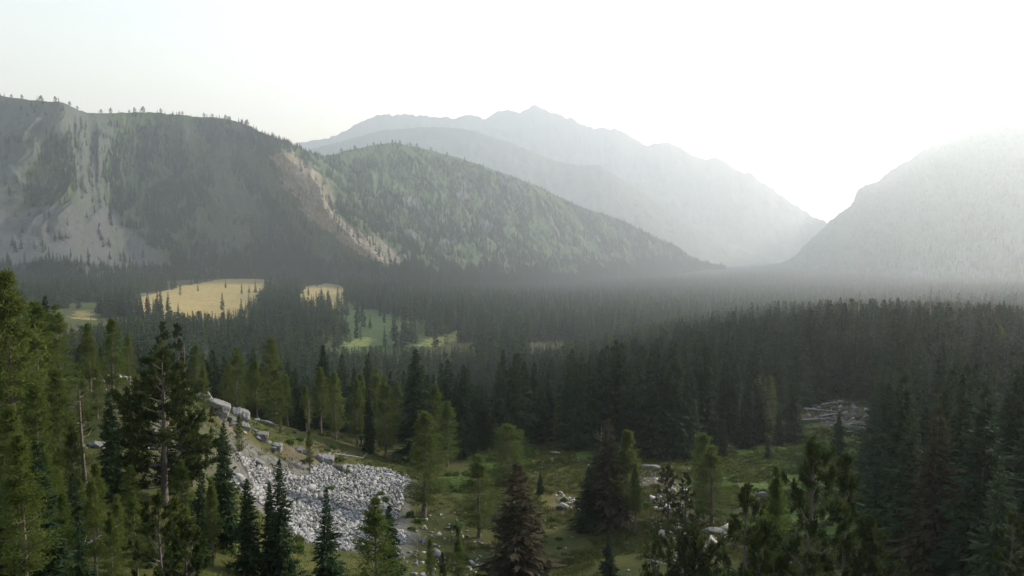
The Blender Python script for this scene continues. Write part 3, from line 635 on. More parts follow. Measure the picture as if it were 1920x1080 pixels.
HEROES = [
 (LA, NL[3], 15, 512, 62, 'tallest larch at the edge with a long pale bare trunk', GL_, 1.15),
 (LA, NL[0], 62, 566, 74, 'green larch just beside the tallest edge larch', GL_, 1.1),
 (LA, NL[2], 108, 572, 92, 'larch with a broken pale side branch behind the snag', GL_, 1.05),
 (SP, NS[3], 84, 556, 112, 'dark narrow spruce behind the tall edge larches', GS, 1.1),
 (LA, NL[1], 165, 606, 98, 'slender larch rising above the pale rubble of the spur', GL_, 1.15),
 (LA, NL[0], 207, 598, 96, 'broad feathery larch on the rocky spur with dark trunk showing', GL_, 1.2),
 (LA, NL[2], 240, 625, 104, 'shorter larch leaning on the broad spur larch', GL_, 1.0),
 (LA, NL[1], 300, 634, 112, 'larch standing just behind the big double pine', GL_, 1.3),
 (LA, NL[0], 366, 648, 116, 'larch above the big double pine on its far side', GL_, 1.15),
 (PI_, PN[0], 306, 618, 128, 'dark pine top showing behind the spur larches', GP, 0.8),
 (PI_, PN[2], 331, 622, 126, 'second dark pine top beside the first behind the larches', GP, 0.8),
 (PI_, BIG_PINE, 300, 682, 62, 'big spreading double-trunk pine in front of the rock spur', GP, 1.0),
 (SP, NS[3], 203, 738, 60, 'narrow black spruce between the snag and the double pine', GS, 1.05),
 (SP, NS[1], 418, 792, 56, 'tall narrow spruce against the upper edge of the rockslide', GS, 0.85),
 (SP, NS[1], 462, 898, 50, 'dark spruce below the talus, first of the row in front of it', GS, 1.1),
 (SP, NS[3], 505, 905, 51, 'thin spruce tight against a taller spire in front of the talus', GS, 0.9),
 (SP, NS[0], 524, 862, 50, 'spire-topped spruce rising across the middle of the talus', GS, 0.8),
 (SP, NS[2], 611, 915, 48, 'bushy dark spruce covering the lower talus', GS, 0.85),
 (SP, NS[0], 728, 948, 55, 'broad spruce at the lower end of the talus', GS, 1.1),
 (PI_, PN[1], 300, 950, 33, 'yellow-green young pine with brushy upright shoots', GP, 0.85),
 (PI_, PN[3], 345, 1000, 34, 'low brushy pine under the young yellow-green pine', GP, 0.9),
 (LA, NL[0], 22, 760, 46, 'dense larch filling the frame edge below the tall ones', GL_, 1.2),
 (LA, NL[2], 78, 830, 44, 'dark green larch on the steep bank below the snag', GL_, 1.0),
 (LA, NL[1], 35, 905, 35, 'nearest larch at the bottom corner', GL_, 1.25),
 (LA, NL[0], 118, 925, 38, 'larch at the bottom edge below the tan bank', GL_, 1.0),
 (LA, NL[2], 205, 960, 38, 'low dark larch under the narrow black spruce', GL_, 0.9),
 (SP, NS[2], 150, 990, 34, 'small dense fir at the bottom edge among larches', GS, 1.0),
 (LA, NL[3], 395, 900, 50, 'thin dark-stemmed larch under the double pine', GL_, 0.8),
 (LA, NL[0], 100, 690, 68, 'full bright green larch between edge larches and grey snag', GL_, 1.2),
 (LA, NL[2], 132, 800, 60, 'bright larch covering the foot of the grey snag', GL_, 1.1),
 (LA, NL[1], 178, 868, 52, 'feathery larch in front of the narrow black spruce', GL_, 1.2),
 (LA, NL[0], 246, 872, 55, 'bushy larch beneath the double pine trunk', GL_, 1.3),
 (LA, NL[2], 340, 862, 56, 'wide larch right under the double pine crown', GL_, 1.2),
 (SP, NS[2], 376, 880, 54, 'stout dark spruce under the double pine crown', GS, 1.0),
 (LA, NL[0], 60, 720, 58, 'green larch leaning against the tallest edge larch', GL_, 1.1),
 (LA, NL[2], 395, 800, 92, 'young larch growing in front of the tall crag', GL_, 1.1),
 (LA, NL[0], 448, 778, 100, 'slim larch half covering the cracked slabs', GL_, 0.9),
 (LA, NL[1], 580, 805, 112, 'young larch beside the split boulder', GL_, 0.9),
 (SP, NS[0], 1395, 745, 176, 'dark spruce guarding the inner corner of the hollow', GS, 1.1),
 (SP, NS[1], 1425, 722, 184, 'taller spruce behind the corner guard of the hollow', GS, 1.2),
 (SP, NS[2], 1462, 770, 180, 'low broad spruce beside the corner spruce', GS, 1.1),
 (DE, SNAGS[0], 152, 730, 68, 'grey dead snag with bare twisting branches', 'standing dead trees', 1.0),
 (DE, SNAGS[1], 88, 655, 84, 'pale curved dead top among the edge larches', 'standing dead trees', 0.9),
 (DE, SNAGS[1], 578, 748, 128, 'thin pale dead stem with hooked branch beside the outcrop', 'standing dead trees', 0.6),
 (DE, SNAGS[0], 345, 640, 118, 'bare grey dead spike above the double pine', 'standing dead trees', 0.6),
 (DE, SNAGS[0], 1748, 538, 380, 'bare grey spike beside another on the far bench lip', 'standing dead trees', 0.7),
 (DE, SNAGS[1], 1762, 541, 388, 'bare pale spike on the far bench lip, twin of its neighbour', 'standing dead trees', 0.7),
 (DE, SNAGS[0], 1866, 542, 395, 'leafless spike on the bench lip nearest the frame edge', 'standing dead trees', 0.7),
 (DE, SNAGS[1], 1612, 545, 400, 'lone leafless spike on the bench lip above the white-topped rock', 'standing dead trees', 0.7),
 (DE, SNAGS[1], 1124, 800, 107, 'grey dead branches poking from the meadow clump', 'standing dead trees', 0.8),
 (LA, NL[2], 440, 652, 138, 'wide soft larch above the rock outcrop', GL_, 1.25),
 (LA, NL[0], 505, 632, 144, 'tall larch on the spur crest behind the outcrop slabs', GL_, 1.2),
 (LA, NL[1], 480, 676, 136, 'larch squeezed between two taller larches on the spur crest', GL_, 1.2),
 (SP, NS[3], 555, 692, 148, 'thin dark spruce between crest larches', GS, 0.9),
 (LA, NL[3], 600, 690, 150, 'bare-stemmed larch at the middle of the crest row', GL_, 1.2),
 (LA, NL[0], 628, 697, 140, 'larch above the cracked grey boulder', GL_, 1.0),
 (LA, NL[1], 668, 712, 138, 'sparse larch beyond the cracked boulder', GL_, 1.1),
 (SP, NS[3], 690, 722, 136, 'very narrow dark spruce in the crest row', GS, 0.85),
 (LA, NL[2], 722, 706, 138, 'full larch beside the tall black spruce', GL_, 1.05),
 (LA, NL[0], 525, 775, 122, 'young light larch growing at the foot of the slabs', GL_, 0.75),
 (SP, NS[1], 778, 656, 138, 'tall black spruce standing above its neighbours at the end of the spur', GS, 1.25),
 (LA, NL[0], 812, 722, 140, 'tall brownish larch leaning on the black spruce', GL_, 1.35),
 (LA, NL[0], 793, 772, 108, 'large pale green larch just past the talus', GL_, 1.6),
 (LA, NL[2], 838, 752, 138, 'larch with sloping outline descending from the black spruce', GL_, 1.2),
 (SP, NS[1], 866, 782, 146, 'blue-green spruce at the bend of the forest edge', GS, 1.1),
 (SP, NS[3], 886, 776, 152, 'second blue-green spruce at the bend of the forest edge', GS, 1.1),
 (SP, NS[0], 907, 800, 156, 'small spruce in the dark corner behind the round larch', GS, 1.0),
 (LA, RL[0], 955, 800, 128, 'round-headed larch alone at the meadow top', GL_, 1.55),
 (LA, NL[2], 898, 852, 102, 'pointed pale larch in front of the round-headed larch', GL_, 1.6),
 (LA, NL[1], 860, 985, 78, 'young larch in the rocky grass below the talus end', GL_, 0.8),
 (LA, NL[0], 805, 1010, 74, 'small bright larch low in the rocky grass', GL_, 0.8),
 (LA, NL[1], 830, 1035, 70, 'smallest larch at the bottom of the rocky grass', GL_, 0.8),
 (SP, RS[0], 972, 868, 74, 'broad rusty brown spruce at the bottom of the meadow', GS, 1.5),
 (SP, NS[2], 1013, 884, 122, 'tiny dark fir alone on the sunlit meadow', GS, 1.15),
 (SP, RS[1], 1141, 786, 106, 'rusty topped spruce in the meadow clump', GS, 1.25),
 (SP, NS[2], 1103, 876, 106, 'low black fir hugging the meadow clump', GS, 1.5),
 (SP, NS[0], 1122, 840, 108, 'dark fir in the middle of the meadow clump', GS, 1.5),
 (LA, NL[1], 1178, 808, 106, 'light green larch on the sunny side of the meadow clump', GL_, 1.4),
 (LA, NL[3], 1193, 870, 103, 'smaller larch below the meadow clump', GL_, 0.9),
 (SP, NS[2], 1142, 992, 84, 'small dark conical fir below the meadow clump', GS, 1.0),
 (PI_, PN[2], 1229, 1003, 84, 'knee-high pine seedling on the dry grass', GP, 0.6),
 (PI_, PN[1], 1254, 884, 108, 'dark bushy pine by the brown soil patch', GP, 0.85),
 (PI_, PN[0], 1286, 896, 108, 'open-branched pine by the brown soil patch', GP, 0.85),
 (LA, RL[1], 1321, 818, 112, 'taller of two close larches on the soil bank', GL_, 0.75),
 (LA, NL[2], 1337, 836, 108, 'shorter front larch of the close pair on the soil bank', GL_, 1.7),
 (SP, NS[1], 1573, 772, 172, 'lone dark column-like fir in the green upper meadow', GS, 1.15),
 (SP, NS[0], 1440, 822, 165, 'small spruce pair-mate low in the green hollow', GS, 1.1),
 (SP, NS[3], 1356, 784, 166, 'slim spruce at the meadow edge above the close larches', GS, 1.2),
 (LA, RL[0], 1278, 780, 168, 'rounded bush-like larch under the dark forest wall', GL_, 1.5),
 (SP, NS[0], 1490, 694, 188, 'tall spruce at the corner of the upper meadow', GS, 1.15),
 (LA, NL[3], 1455, 876, 58, 'thin airy larch behind the near brushy pines', GL_, 0.75),
 (PI_, PN[2], 1400, 940, 46, 'small dark pine at the near edge of the soil bank', GP, 0.8),
 (PI_, PN[1], 1520, 868, 40, 'nearest brushy pine with thick dark tufts', GP, 0.72),
 (PI_, PN[2], 1588, 892, 43, 'second brushy pine with a bare stem beside the nearest', GP, 0.65),
 (PI_, PN[3], 1430, 1010, 40, 'low spreading pine at the bottom edge', GP, 0.6),
 (PI_, PN[3], 1632, 1002, 44, 'short pine sprouting in the shaded hollow', GP, 0.8),
 (SP, NS[0], 1853, 728, 70, 'huge dark spruce, nearest of the tall edge stand', GS, 1.15),
 (SP, RS[0], 1757, 760, 74, 'rusty tinged spruce second nearest in the edge stand', GS, 1.0),
 (SP, NS[1], 1712, 776, 78, 'spruce joined to the rusty one in the edge stand', GS, 1.1),
 (SP, NS[2], 1690, 688, 108, 'tall spruce behind the rusty pair in the edge stand', GS, 0.9),
 (SP, NS[0], 1668, 722, 106, 'outermost spruce of the edge stand facing the meadow', GS, 1.0),
 (SP, NS[2], 1655, 830, 100, 'low dark spruce skirting the edge stand', GS, 1.0),
 (SP, NS[1], 1905, 706, 84, 'spruce cut by the frame in the edge stand', GS, 1.1),
 (SP, NS[3], 1790, 690, 104, 'narrow spruce between the big edge spruces', GS, 1.2),
 (SP, NS[0], 1832, 684, 120, 'pale lit spruce behind the huge edge spruce', GS, 1.1),
 (SP, NS[2], 1880, 860, 58, 'dark spruce low in the bottom corner of the edge stand', GS, 1.0),
 (PI_, PN[0], 1900, 985, 44, 'pine bough reaching in at the bottom corner', GP, 0.9),
]
for hv in HEROES: hero(hv[0], hv[1], hv[2], hv[3], hv[4], hv[5], hv[6], hv[7])
hero('pine_shrub', SHRUB_PINE, 1285, 1040, 62, 'spreading low pine shrub at the bottom edge of the dry meadow', None, 0.62)

# ------------------------------------------------------------------ forest: candidate spots, the largest in view singly, the rest as stuff
def jitter_polar(d0, d1, sp, a0=-44, a1=47, seed=1):
    rng = np.random.default_rng(seed); out = []
    d = d0
    while d < d1:
        n = int(math.radians(a1 - a0) * d / sp)
        a = np.radians(a0) + (np.arange(n) + rng.uniform(0, 1, n)) * math.radians(a1 - a0) / n
        dd = d + rng.uniform(-0.5, 0.5, n) * sp
        out.append(np.stack([np.sin(a) * dd, np.cos(a) * dd], 1)); d += sp
    return np.concatenate(out)
def keep_clear(P, polys, ragged=0.0, stray=0.0):
    m = np.ones(len(P), bool); q = np.random.default_rng(len(P)).random(len(P)) < stray
    x, y = P[:, 0] + ragged * fbm(P[:, 0] / 30, P[:, 1] / 30, 70, 3), P[:, 1] + ragged * 2 * fbm(P[:, 0] / 30, P[:, 1] / 30, 74, 3)
    for p in polys: m &= ~inside(x, y, p) | q
    return m
OPEN = GOLD + GREEN + SUNNY
near = np.concatenate([jitter_polar(30, 62, 2.3, -36, 36, 4), jitter_polar(62, 160, 3.9, -40, 44, 5), jitter_polar(160, 450, 4.7, -40, 44, 6)])
zb = ground_base(near[:, 0], near[:, 1]); nu, nv = to_px(near[:, 0], near[:, 1], zb); nd = np.hypot(near[:, 0], near[:, 1])
r1 = np.random.default_rng(9)
okn = keep_clear(near, [MEADOW, TALUS])
spur = (nu < 790) & (nd < 175)
stand = (nu > 1640) & (nd > 78) & (nd < 260)
front = (nu >= 790) & (nu <= 1640) & (nd < 158)
behind_spur = (nu < 790) & (nd >= 175)
dens = np.where(spur, np.where(nd > 128, 0.30, 0.05), np.where(front, 0.0, np.where(stand, 0.85, 0.92)))
dens = np.where((nu > 1640) & (nd <= 78), 0.0, dens)
dens = np.where((nu < 400) & (nd < 62) & (nd > 33), 0.9, dens); dens = np.where((nu < 260) & (nd >= 62) & (nd < 105), 0.45, dens); low_bank = (nu > 150) & (nu < 430) & (nd >= 50) & (nd < 92); dens = np.where(low_bank, 0.6, dens)
dens = np.where((nu < 60) & (nd < 175), 0.5, dens)
clump = 0.72 + 0.8 * fbm(near[:, 0] / 22, near[:, 1] / 22, 77, 3)
okn &= r1.random(len(near)) < dens * np.clip(clump, 0.2, 1.2)
hx = np.array(HERO_XY); dmin = np.min(np.hypot(near[:, None, 0] - hx[None, :, 0], near[:, None, 1] - hx[None, :, 1]), 1)
okn &= dmin > np.where(nd < 62, 1.5, 2.6)
near, zb, nu, nd, spur, stand, behind_spur = [a[okn] for a in (near, zb, nu, nd, spur, stand, behind_spur)]
nn = len(near)
is_l = r1.random(nn) < np.where(spur, 0.8, np.where(behind_spur, 0.30, np.where(stand, 0.05, 0.10)))
nh = np.where(is_l, r1.uniform(9, 16, nn), 9 + 15 * r1.beta(2.6, 1.6, nn))
nh = np.where(spur, r1.uniform(7, 13.5, nn), nh)
nh = np.where(stand, nh * 0.95, nh); nh = np.where(r1.random(nn) < 0.22, nh * r1.uniform(0.4, 0.8, nn), nh)
nh = np.where((nd > 230) & (nu > 1000), nh * 1.08, nh)
# the surveyed height of the tree tops: nobody stands above the skyline that the stand has
top_row = np.where(nd < 62, np.interp(nu, [0, 120, 200, 420], [720, 800, 860, 930]),
          np.where((nu > 150) & (nu < 430) & (nd < 92), np.interp(nd, [62, 92], [860, 815]), np.where((nu < 790) & (nd < 175), np.interp(nu, [0, 100, 250, 420, 560, 790], [540, 590, 620, 660, 690, 730]),
          np.interp(nu, [0, 260, 640, 790, 900, 1000, 1200, 1430, 1600, 1920], [585, 640, 650, 688, 668, 652, 602, 552, 545, 545]))))
hcap = -nd * (top_row + r1.exponential(15, nn) - HORIZON) / 1500 - zb
nh = np.minimum(nh, np.maximum(hcap, np.where(nd < 62, 1.5, 5.0)))
# what shows: nearest first, each tree a pointed shape over a coarse grid of cells
GW, GH = 320, 180
filled = np.zeros((GH, GW), bool)
def shown_area(x, y, z, h, w):
    u0, v0 = to_px(x, y, z + h); u1, v1 = to_px(x, y, z)
    D = math.hypot(x, y); hw = w * F_PX / D / 2
    a = 0; r0, r1_ = int(max(v0 / 6, 0)), int(min(v1 / 6, GH - 1))
    if u1 + hw < 0 or u1 - hw > 1920 or r0 > r1_: return 0
    for r in range(r0, r1_ + 1):
        f = min(1.0, max(0.15, (r * 6 + 3 - v0) / max(v1 - v0, 1)))
        c0, c1 = int(max((u1 - hw * f) / 6, 0)), int(min((u1 + hw * f) / 6, GW - 1))
        if c1 < c0: continue
        row = filled[r, c0:c1 + 1]; a += int((~row).sum()); row[:] = True
    return a
for o in list(COL.objects):
    if o.type == 'EMPTY' and o.get('category') in ('spruce', 'larch', 'pine'):
        p = o.location; hh = o.scale[2] * 15
        shown_area(p.x, p.y, p.z, hh, hh * 0.24)
area = np.zeros(nn)
for k in np.argsort(nd): area[k] = shown_area(near[k, 0], near[k, 1], zb[k], nh[k], nh[k] * 0.26)
n_sp = sum(1 for hv in HEROES if hv[0] == SP) + 1; n_la = sum(1 for hv in HEROES if hv[0] == LA)
order = np.argsort(-area); single = np.zeros(nn, bool)
cap = {False: 296 - n_sp, True: 170 - n_la}
for k in order:
    if area[k] < 2: break
    if nh[k] < 1.6: continue
    if cap[bool(is_l[k])] > 0: cap[bool(is_l[k])] -= 1; single[k] = True
MARKS_SPUR = [(15, 'the tallest edge larch'), (84, 'the dark narrow edge spruce'), (152, 'the grey snag'), (207, 'the broad feathery larch'), (300, 'the double pine'), (408, 'the tall crag'), (474, 'the cracked slabs'), (525, 'the young light larch'),
              (555, 'the thin crest spruce'), (612, 'the split boulder'), (690, 'the slimmest crest spruce'), (722, 'the full crest larch'), (778, 'the tall black spruce')]
MARKS_WALL = [(812, 'the tall brownish larch'), (876, 'the blue-green spruce pair'), (955, 'the round-headed larch'), (1013, 'the tiny meadow fir'), (1080, 'the low black fir'), (1141, 'the rusty meadow spruce'), (1190, 'the clump larches'), (1278, 'the bush-like larch'), (1330, 'the close larch pair'),
              (1396, 'the round bush'), (1440, 'the small hollow spruce'), (1490, 'the corner spruce'), (1540, 'the white rubble'), (1573, 'the column-like fir'), (1622, 'the white-topped rock'), (1668, 'the outermost stand spruce'), (1712, 'the joined stand spruce'), (1757, 'the rusty stand spruce'), (1800, 'the narrow stand spruce'), (1853, 'the huge stand spruce'), (1905, 'the frame-cut spruce')]
def stand_label(larch_, u, d, h=12.0):
    kind = 'larch' if larch_ else 'spruce'
    size = 'low' if h < 7.5 else 'short' if h < 10.5 else 'medium' if h < 14 else 'tall' if h < 18 else 'very tall'
    if u < 790 and d < 62: where, gp = 'on the near bank', 'on the near bank'
    elif u < 790 and d < 175: where, gp = 'on the spur', 'along the spur'
    elif u < 790: where, gp = 'in the shaded back forest', 'in the shaded forest behind the spur'
    elif u > 1640 and d < 260: where, gp = 'in the edge stand', 'of the tall edge stand'
    elif d < 205: where, gp = 'in the front row', 'in the front row of the forest wall'
    elif d < 290: where, gp = 'in the second row', 'behind the front row of the forest wall'
    else: where, gp = 'on the far bench lip', 'on the far lip of the bench'
    tries = []
    for m in sorted(MARKS_SPUR if u < 790 else MARKS_WALL, key=lambda q: abs(q[0] - u))[:4]:
        du = u - m[0]
        side = 'straight behind' if abs(du) < 9 else ('just left of' if du < 0 else 'just right of') if abs(du) < 24 else ('left of' if du < 0 else 'right of') if abs(du) < 50 else ('far left of' if du < 0 else 'far right of')
        tries.append(f'{size} {"pale" if larch_ else "dark"} {kind} {where}, {side} {m[1]}')
    lb = next((t for t in tries if t not in USED_LABELS), tries[0]); USED_LABELS.add(lb)
    return lb, f'{kind} trees {gp}'
USED_LABELS = set()
for k in np.flatnonzero(single):
    lb, gp = stand_label(bool(is_l[k]), nu[k], nd[k], nh[k])
    if is_l[k]: pr = (NEAR_LARCH if nd[k] < 260 else MID_LARCH)[int(r1.integers(0, 3))]
    else: pr = (NEAR_SPRUCE if nd[k] < 260 else MID_SPRUCE)[int(r1.integers(0, 4))]
    plant(LA if is_l[k] else SP, pr, near[k, 0], near[k, 1], nh[k], lb, gp, wide=r1.uniform(0.9, 1.25))

def proto_objects(pr):
    """the planted tree parts whose meshes a mass of like trees repeats"""
    return [o for m in (pr['crown'], pr['trunk']) for o in COL.objects if o.type == 'MESH' and o.data is m][:2]
def scatter(name, pts, sx, sz, rz, vi, protos, label, cat, mat=None):
    """one mass object: every point carries one copy of a real mesh"""
    me = bpy.data.meshes.new(name); me.vertices.add(len(pts)); me.vertices.foreach_set('co', np.asarray(pts, np.float32).ravel())
    a = me.attributes.new('size', 'FLOAT_VECTOR', 'POINT'); a.data.foreach_set('vector', np.stack([sx, sx, sz], 1).astype(np.float32).ravel())
    a = me.attributes.new('turn', 'FLOAT_VECTOR', 'POINT'); a.data.foreach_set('vector', np.stack([rz * 0, rz * 0, rz], 1).astype(np.float32).ravel())
    a = me.attributes.new('sort', 'INT', 'POINT'); a.data.foreach_set('value', np.asarray(vi, np.int32))
    o = link(name, me); tag(o, label, cat, kind='stuff')
    ng = bpy.data.node_groups.new(name, 'GeometryNodeTree')
    ng.interface.new_socket('Geometry', in_out='INPUT', socket_type='NodeSocketGeometry'); ng.interface.new_socket('Geometry', in_out='OUTPUT', socket_type='NodeSocketGeometry')
    gi, go = ng.nodes.new('NodeGroupInput'), ng.nodes.new('NodeGroupOutput'); jn = ng.nodes.new('GeometryNodeJoinGeometry')
    def attr(n, t):
        q = ng.nodes.new('GeometryNodeInputNamedAttribute'); q.data_type = t; q.inputs['Name'].default_value = n
        return [s for s in q.outputs if s.enabled and s.name == 'Attribute'][0]
    size, turn, sort = attr('size', 'FLOAT_VECTOR'), attr('turn', 'FLOAT_VECTOR'), attr('sort', 'INT')
    er = ng.nodes.new('FunctionNodeEulerToRotation'); ng.links.new(turn, er.inputs[0])
    for k, objs in enumerate(protos):
        cmpn = ng.nodes.new('FunctionNodeCompare'); cmpn.data_type = 'INT'; cmpn.operation = 'EQUAL'
        ins = [s for s in cmpn.inputs if s.enabled]; ng.links.new(sort, ins[0]); ins[1].default_value = k
        ip = ng.nodes.new('GeometryNodeInstanceOnPoints'); sj = ng.nodes.new('GeometryNodeJoinGeometry')
        for ob in objs:
            oi = ng.nodes.new('GeometryNodeObjectInfo'); oi.transform_space = 'ORIGINAL'; oi.inputs['Object'].default_value = ob; oi.inputs['As Instance'].default_value = False
            ng.links.new(oi.outputs['Geometry'], sj.inputs[0])
        ng.links.new(gi.outputs[0], ip.inputs['Points']); ng.links.new(cmpn.outputs[0], ip.inputs['Selection']); ng.links.new(sj.outputs[0], ip.inputs['Instance'])
        ng.links.new(er.outputs[0], ip.inputs['Rotation']); ng.links.new(size, ip.inputs['Scale']); ng.links.new(ip.outputs[0], jn.inputs[0])
    ng.links.new(jn.outputs[0], go.inputs[0])
    md = o.modifiers.new('trees', 'NODES'); md.node_group = ng
    return o

# a few small trees that show singly far off carry the simplest meshes
def far_single(kind, proto, u, v, D, h, label, group, wide=1.0):
    p = on_ground(u, v, 450)
    return plant(kind, proto, p[0], p[1], h, label, group, wide=wide)
far_single(SP, FAR_SPRUCE[0], 423, 541, 0, 18, 'lone tiny spruce standing in the golden meadow', 'spruces in the golden meadow', 1.1)
far_single(SP, FAR_SPRUCE[1], 307, 540, 0, 15, 'small spruce at the green edge of the golden meadow', 'spruces in the golden meadow')
far_single(SP, FAR_SPRUCE[2], 615, 560, 0, 16, 'small spruce at the thin end of the golden meadow', 'spruces in the golden meadow')
far_single(LA, MID_LARCH[0], 676, 640, 0, 13, 'single pale larch on the green basin floor', 'trees on the green basin floor')

# mass of near and mid forest
rest = ~single
def mass_from(P, z, h, lar, rng, protos, nsp, nla, base_h=18.0):
    n = len(P); vi = np.where(lar, nsp + rng.integers(0, max(nla, 1), n), rng.integers(0, nsp, n))
    sz = h / np.where(lar, 15.0, base_h); return np.column_stack([P, z]), sz * rng.uniform(0.9, 1.25, n), sz, rng.uniform(0, 6.28, n), vi
missing = [p for p in MID_SPRUCE + MID_LARCH if not proto_objects(p)]
for j, p in enumerate(missing):      # make sure each mesh stands somewhere for real
    lar = p in MID_LARCH; k = int(np.flatnonzero(rest & (is_l == lar) & (nd > 300))[j])
    lb, gp = stand_label(lar, nu[k], nd[k], nh[k]); plant(LA if lar else SP, p, near[k, 0], near[k, 1], nh[k], lb, gp); rest[k] = False
MIDP = [proto_objects(p) for p in MID_SPRUCE] + [proto_objects(p) for p in MID_LARCH]
gz = ground_z(near[rest, 0], near[rest, 1])
scatter('conifer_forest', *mass_from(near[rest], gz, nh[rest], is_l[rest], r1, MIDP, 4, 3), MIDP, 'dense dark conifer forest filling the bench behind the meadow', 'forest')

mid = np.concatenate([jitter_polar(450, 1150, 8.2, -38, 38, 15), jitter_polar(1150, 2150, 8.0, -38, 38, 16)]); mid = mid[keep_clear(mid, GOLD + GREEN[:2] + SUNNY, 22, 0.003) & keep_clear(mid, GREEN[2:], 30, 0.06)]
rm = np.random.default_rng(21)
mc = 0.75 + 1.3 * fbm(mid[:, 0] / 55, mid[:, 1] / 55, 91, 4); mid = mid[rm.random(len(mid)) < np.clip(mc, 0.10, 1)]
zm = ground_z(mid[:, 0], mid[:, 1]); ml = rm.random(len(mid)) < 0.14
FARP = [proto_objects(p) for p in FAR_SPRUCE] + [proto_objects(MID_LARCH[0])]
mD = np.hypot(mid[:, 0], mid[:, 1]); mu, mv = to_px(mid[:, 0], mid[:, 1], ground_base(mid[:, 0], mid[:, 1]))
mh = np.where(ml, 19, 12 + 21 * rm.beta(2.0, 2.2, len(mid))) * np.interp(mD, [450, 1100, 2000], [1.1, 1.1, 1.05])
row = np.where((mu > 60) & (mu < 660) & (mv > 598), np.interp(mu, [60, 140, 260, 400, 530, 640], [600, 592, 572, 572, 566, 556]), 0)      # clearings keep their outlook
row = np.where((mu > 610) & (mu < 890) & (mv > 652), 646, row)
row = np.where((mu > 990) & (mD < 800), np.interp(mu, [990, 1200, 1430, 1600, 1920], [652, 606, 556, 549, 549]) , row)
mcap = -mD * (row + rm.exponential(7, len(mid)) - HORIZON) / 1500 - zm
mh = np.where(row > 0, np.minimum(mh, np.maximum(mcap, 4)), mh)
scatter('valley_forest', *mass_from(mid, zm, mh, ml, rm, FARP, 3, 1), FARP, 'spruce forest across the valley floor round the golden meadow', 'forest')
far = np.concatenate([jitter_polar(2150, 3000, 10.0, -37, 38, 26), jitter_polar(3000, 6500, 15.0, -8, 38, 25)]); far = far[keep_clear(far, OPEN, 20)]
zf = ground_z(far[:, 0], far[:, 1]); fl = np.zeros(len(far), bool)
scatter('distant_forest', *mass_from(far, zf, 13 + 14 * rm.random(len(far)), fl, rm, FARP, 3, 1), FARP, 'hazy far forest running down the valley', 'forest')

# trees on the mountain sides
def slope_trees(mt, n, density, seed, t0=-0.15, t1=0.995):
    rng = np.random.default_rng(seed); ns, nt2 = mt.U.shape
    i = rng.uniform(0, ns - 2, n); tt = rng.uniform(t0, t1, n); j = np.interp(tt, mt.t, np.arange(nt2))
    i0, j0 = i.astype(int), np.minimum(j.astype(int), nt2 - 2); fi, fj = (i - i0)[:, None], (j - j0)[:, None]
    P = (mt.P[i0, j0] * (1 - fi) + mt.P[i0 + 1, j0] * fi) * (1 - fj) + (mt.P[i0, j0 + 1] * (1 - fi) + mt.P[i0 + 1, j0 + 1] * fi) * fj
    dn = density(mt.U[i0, j0], mt.V[i0, j0], mt.cov[i0, j0], mt.gl[i0, j0], mt.nz[i0, j0], tt)
    k = rng.random(n) < dn; P = P[k]; tt = tt[k]; m = len(P)
    u, _v = to_px(P[:, 0], P[:, 1], P[:, 2]); k = (u > -500) & (u < 2600); P, tt = P[k], tt[k]; m = len(P)
    h = np.interp(tt, [0, 0.3, 1], [20, 18, 13]) * rng.uniform(0.6, 1.3, m); sz = h / 18
    return P - np.array([0, 0, 0.4]), sz * rng.uniform(1.0, 1.5, m), sz, rng.uniform(0, 6.28, m), rng.integers(0, 3, m)
SCAR_CLEAR = [(506,284),(552,282),(608,322),(622,370),(636,402),(660,424),(708,448),(758,484),(752,512),(690,504),(640,474),(604,446),(568,412),(530,360)]
def dens_left(U, V, cov, gl, nz, t):
    d = np.clip(0.50 + 1.3 * nz - 0.35 * gl, 0.03, 1)
    d = np.where(U < 470, d * np.clip(0.40 + (U - 150) / 700, 0.2, 0.75), d * 0.75)
    foot = 0.8 * np.clip(1.15 - t / np.clip(0.20 + 0.35 * nz, 0.05, 0.5), 0, 1); d = np.where((U > 290) | (t < 0.02), np.maximum(d, foot), d)
    d = d * (1 - 0.9 * np.clip(cov[:, 0] * 1.5, 0, 1)) * (1 - 0.55 * cov[:, 2]); return np.where(pin(U, V, SCAR_CLEAR), 0.02, d)
scatter('slope_forest', *slope_trees(MT_LEFT, 110000, dens_left, 31), FARP, 'scattered conifers clothing the long wooded ridge', 'forest')
scatter('far_slope_forest', *slope_trees(MT_RIGHT, 26000, lambda U, V, c, g, n, t: np.where(t < 0.03, 1, np.clip(0.6 + n, 0.1, 1) * (1 - 0.8 * c[:, 0])), 33), FARP, 'hazy conifers on the steep mountain side', 'forest')

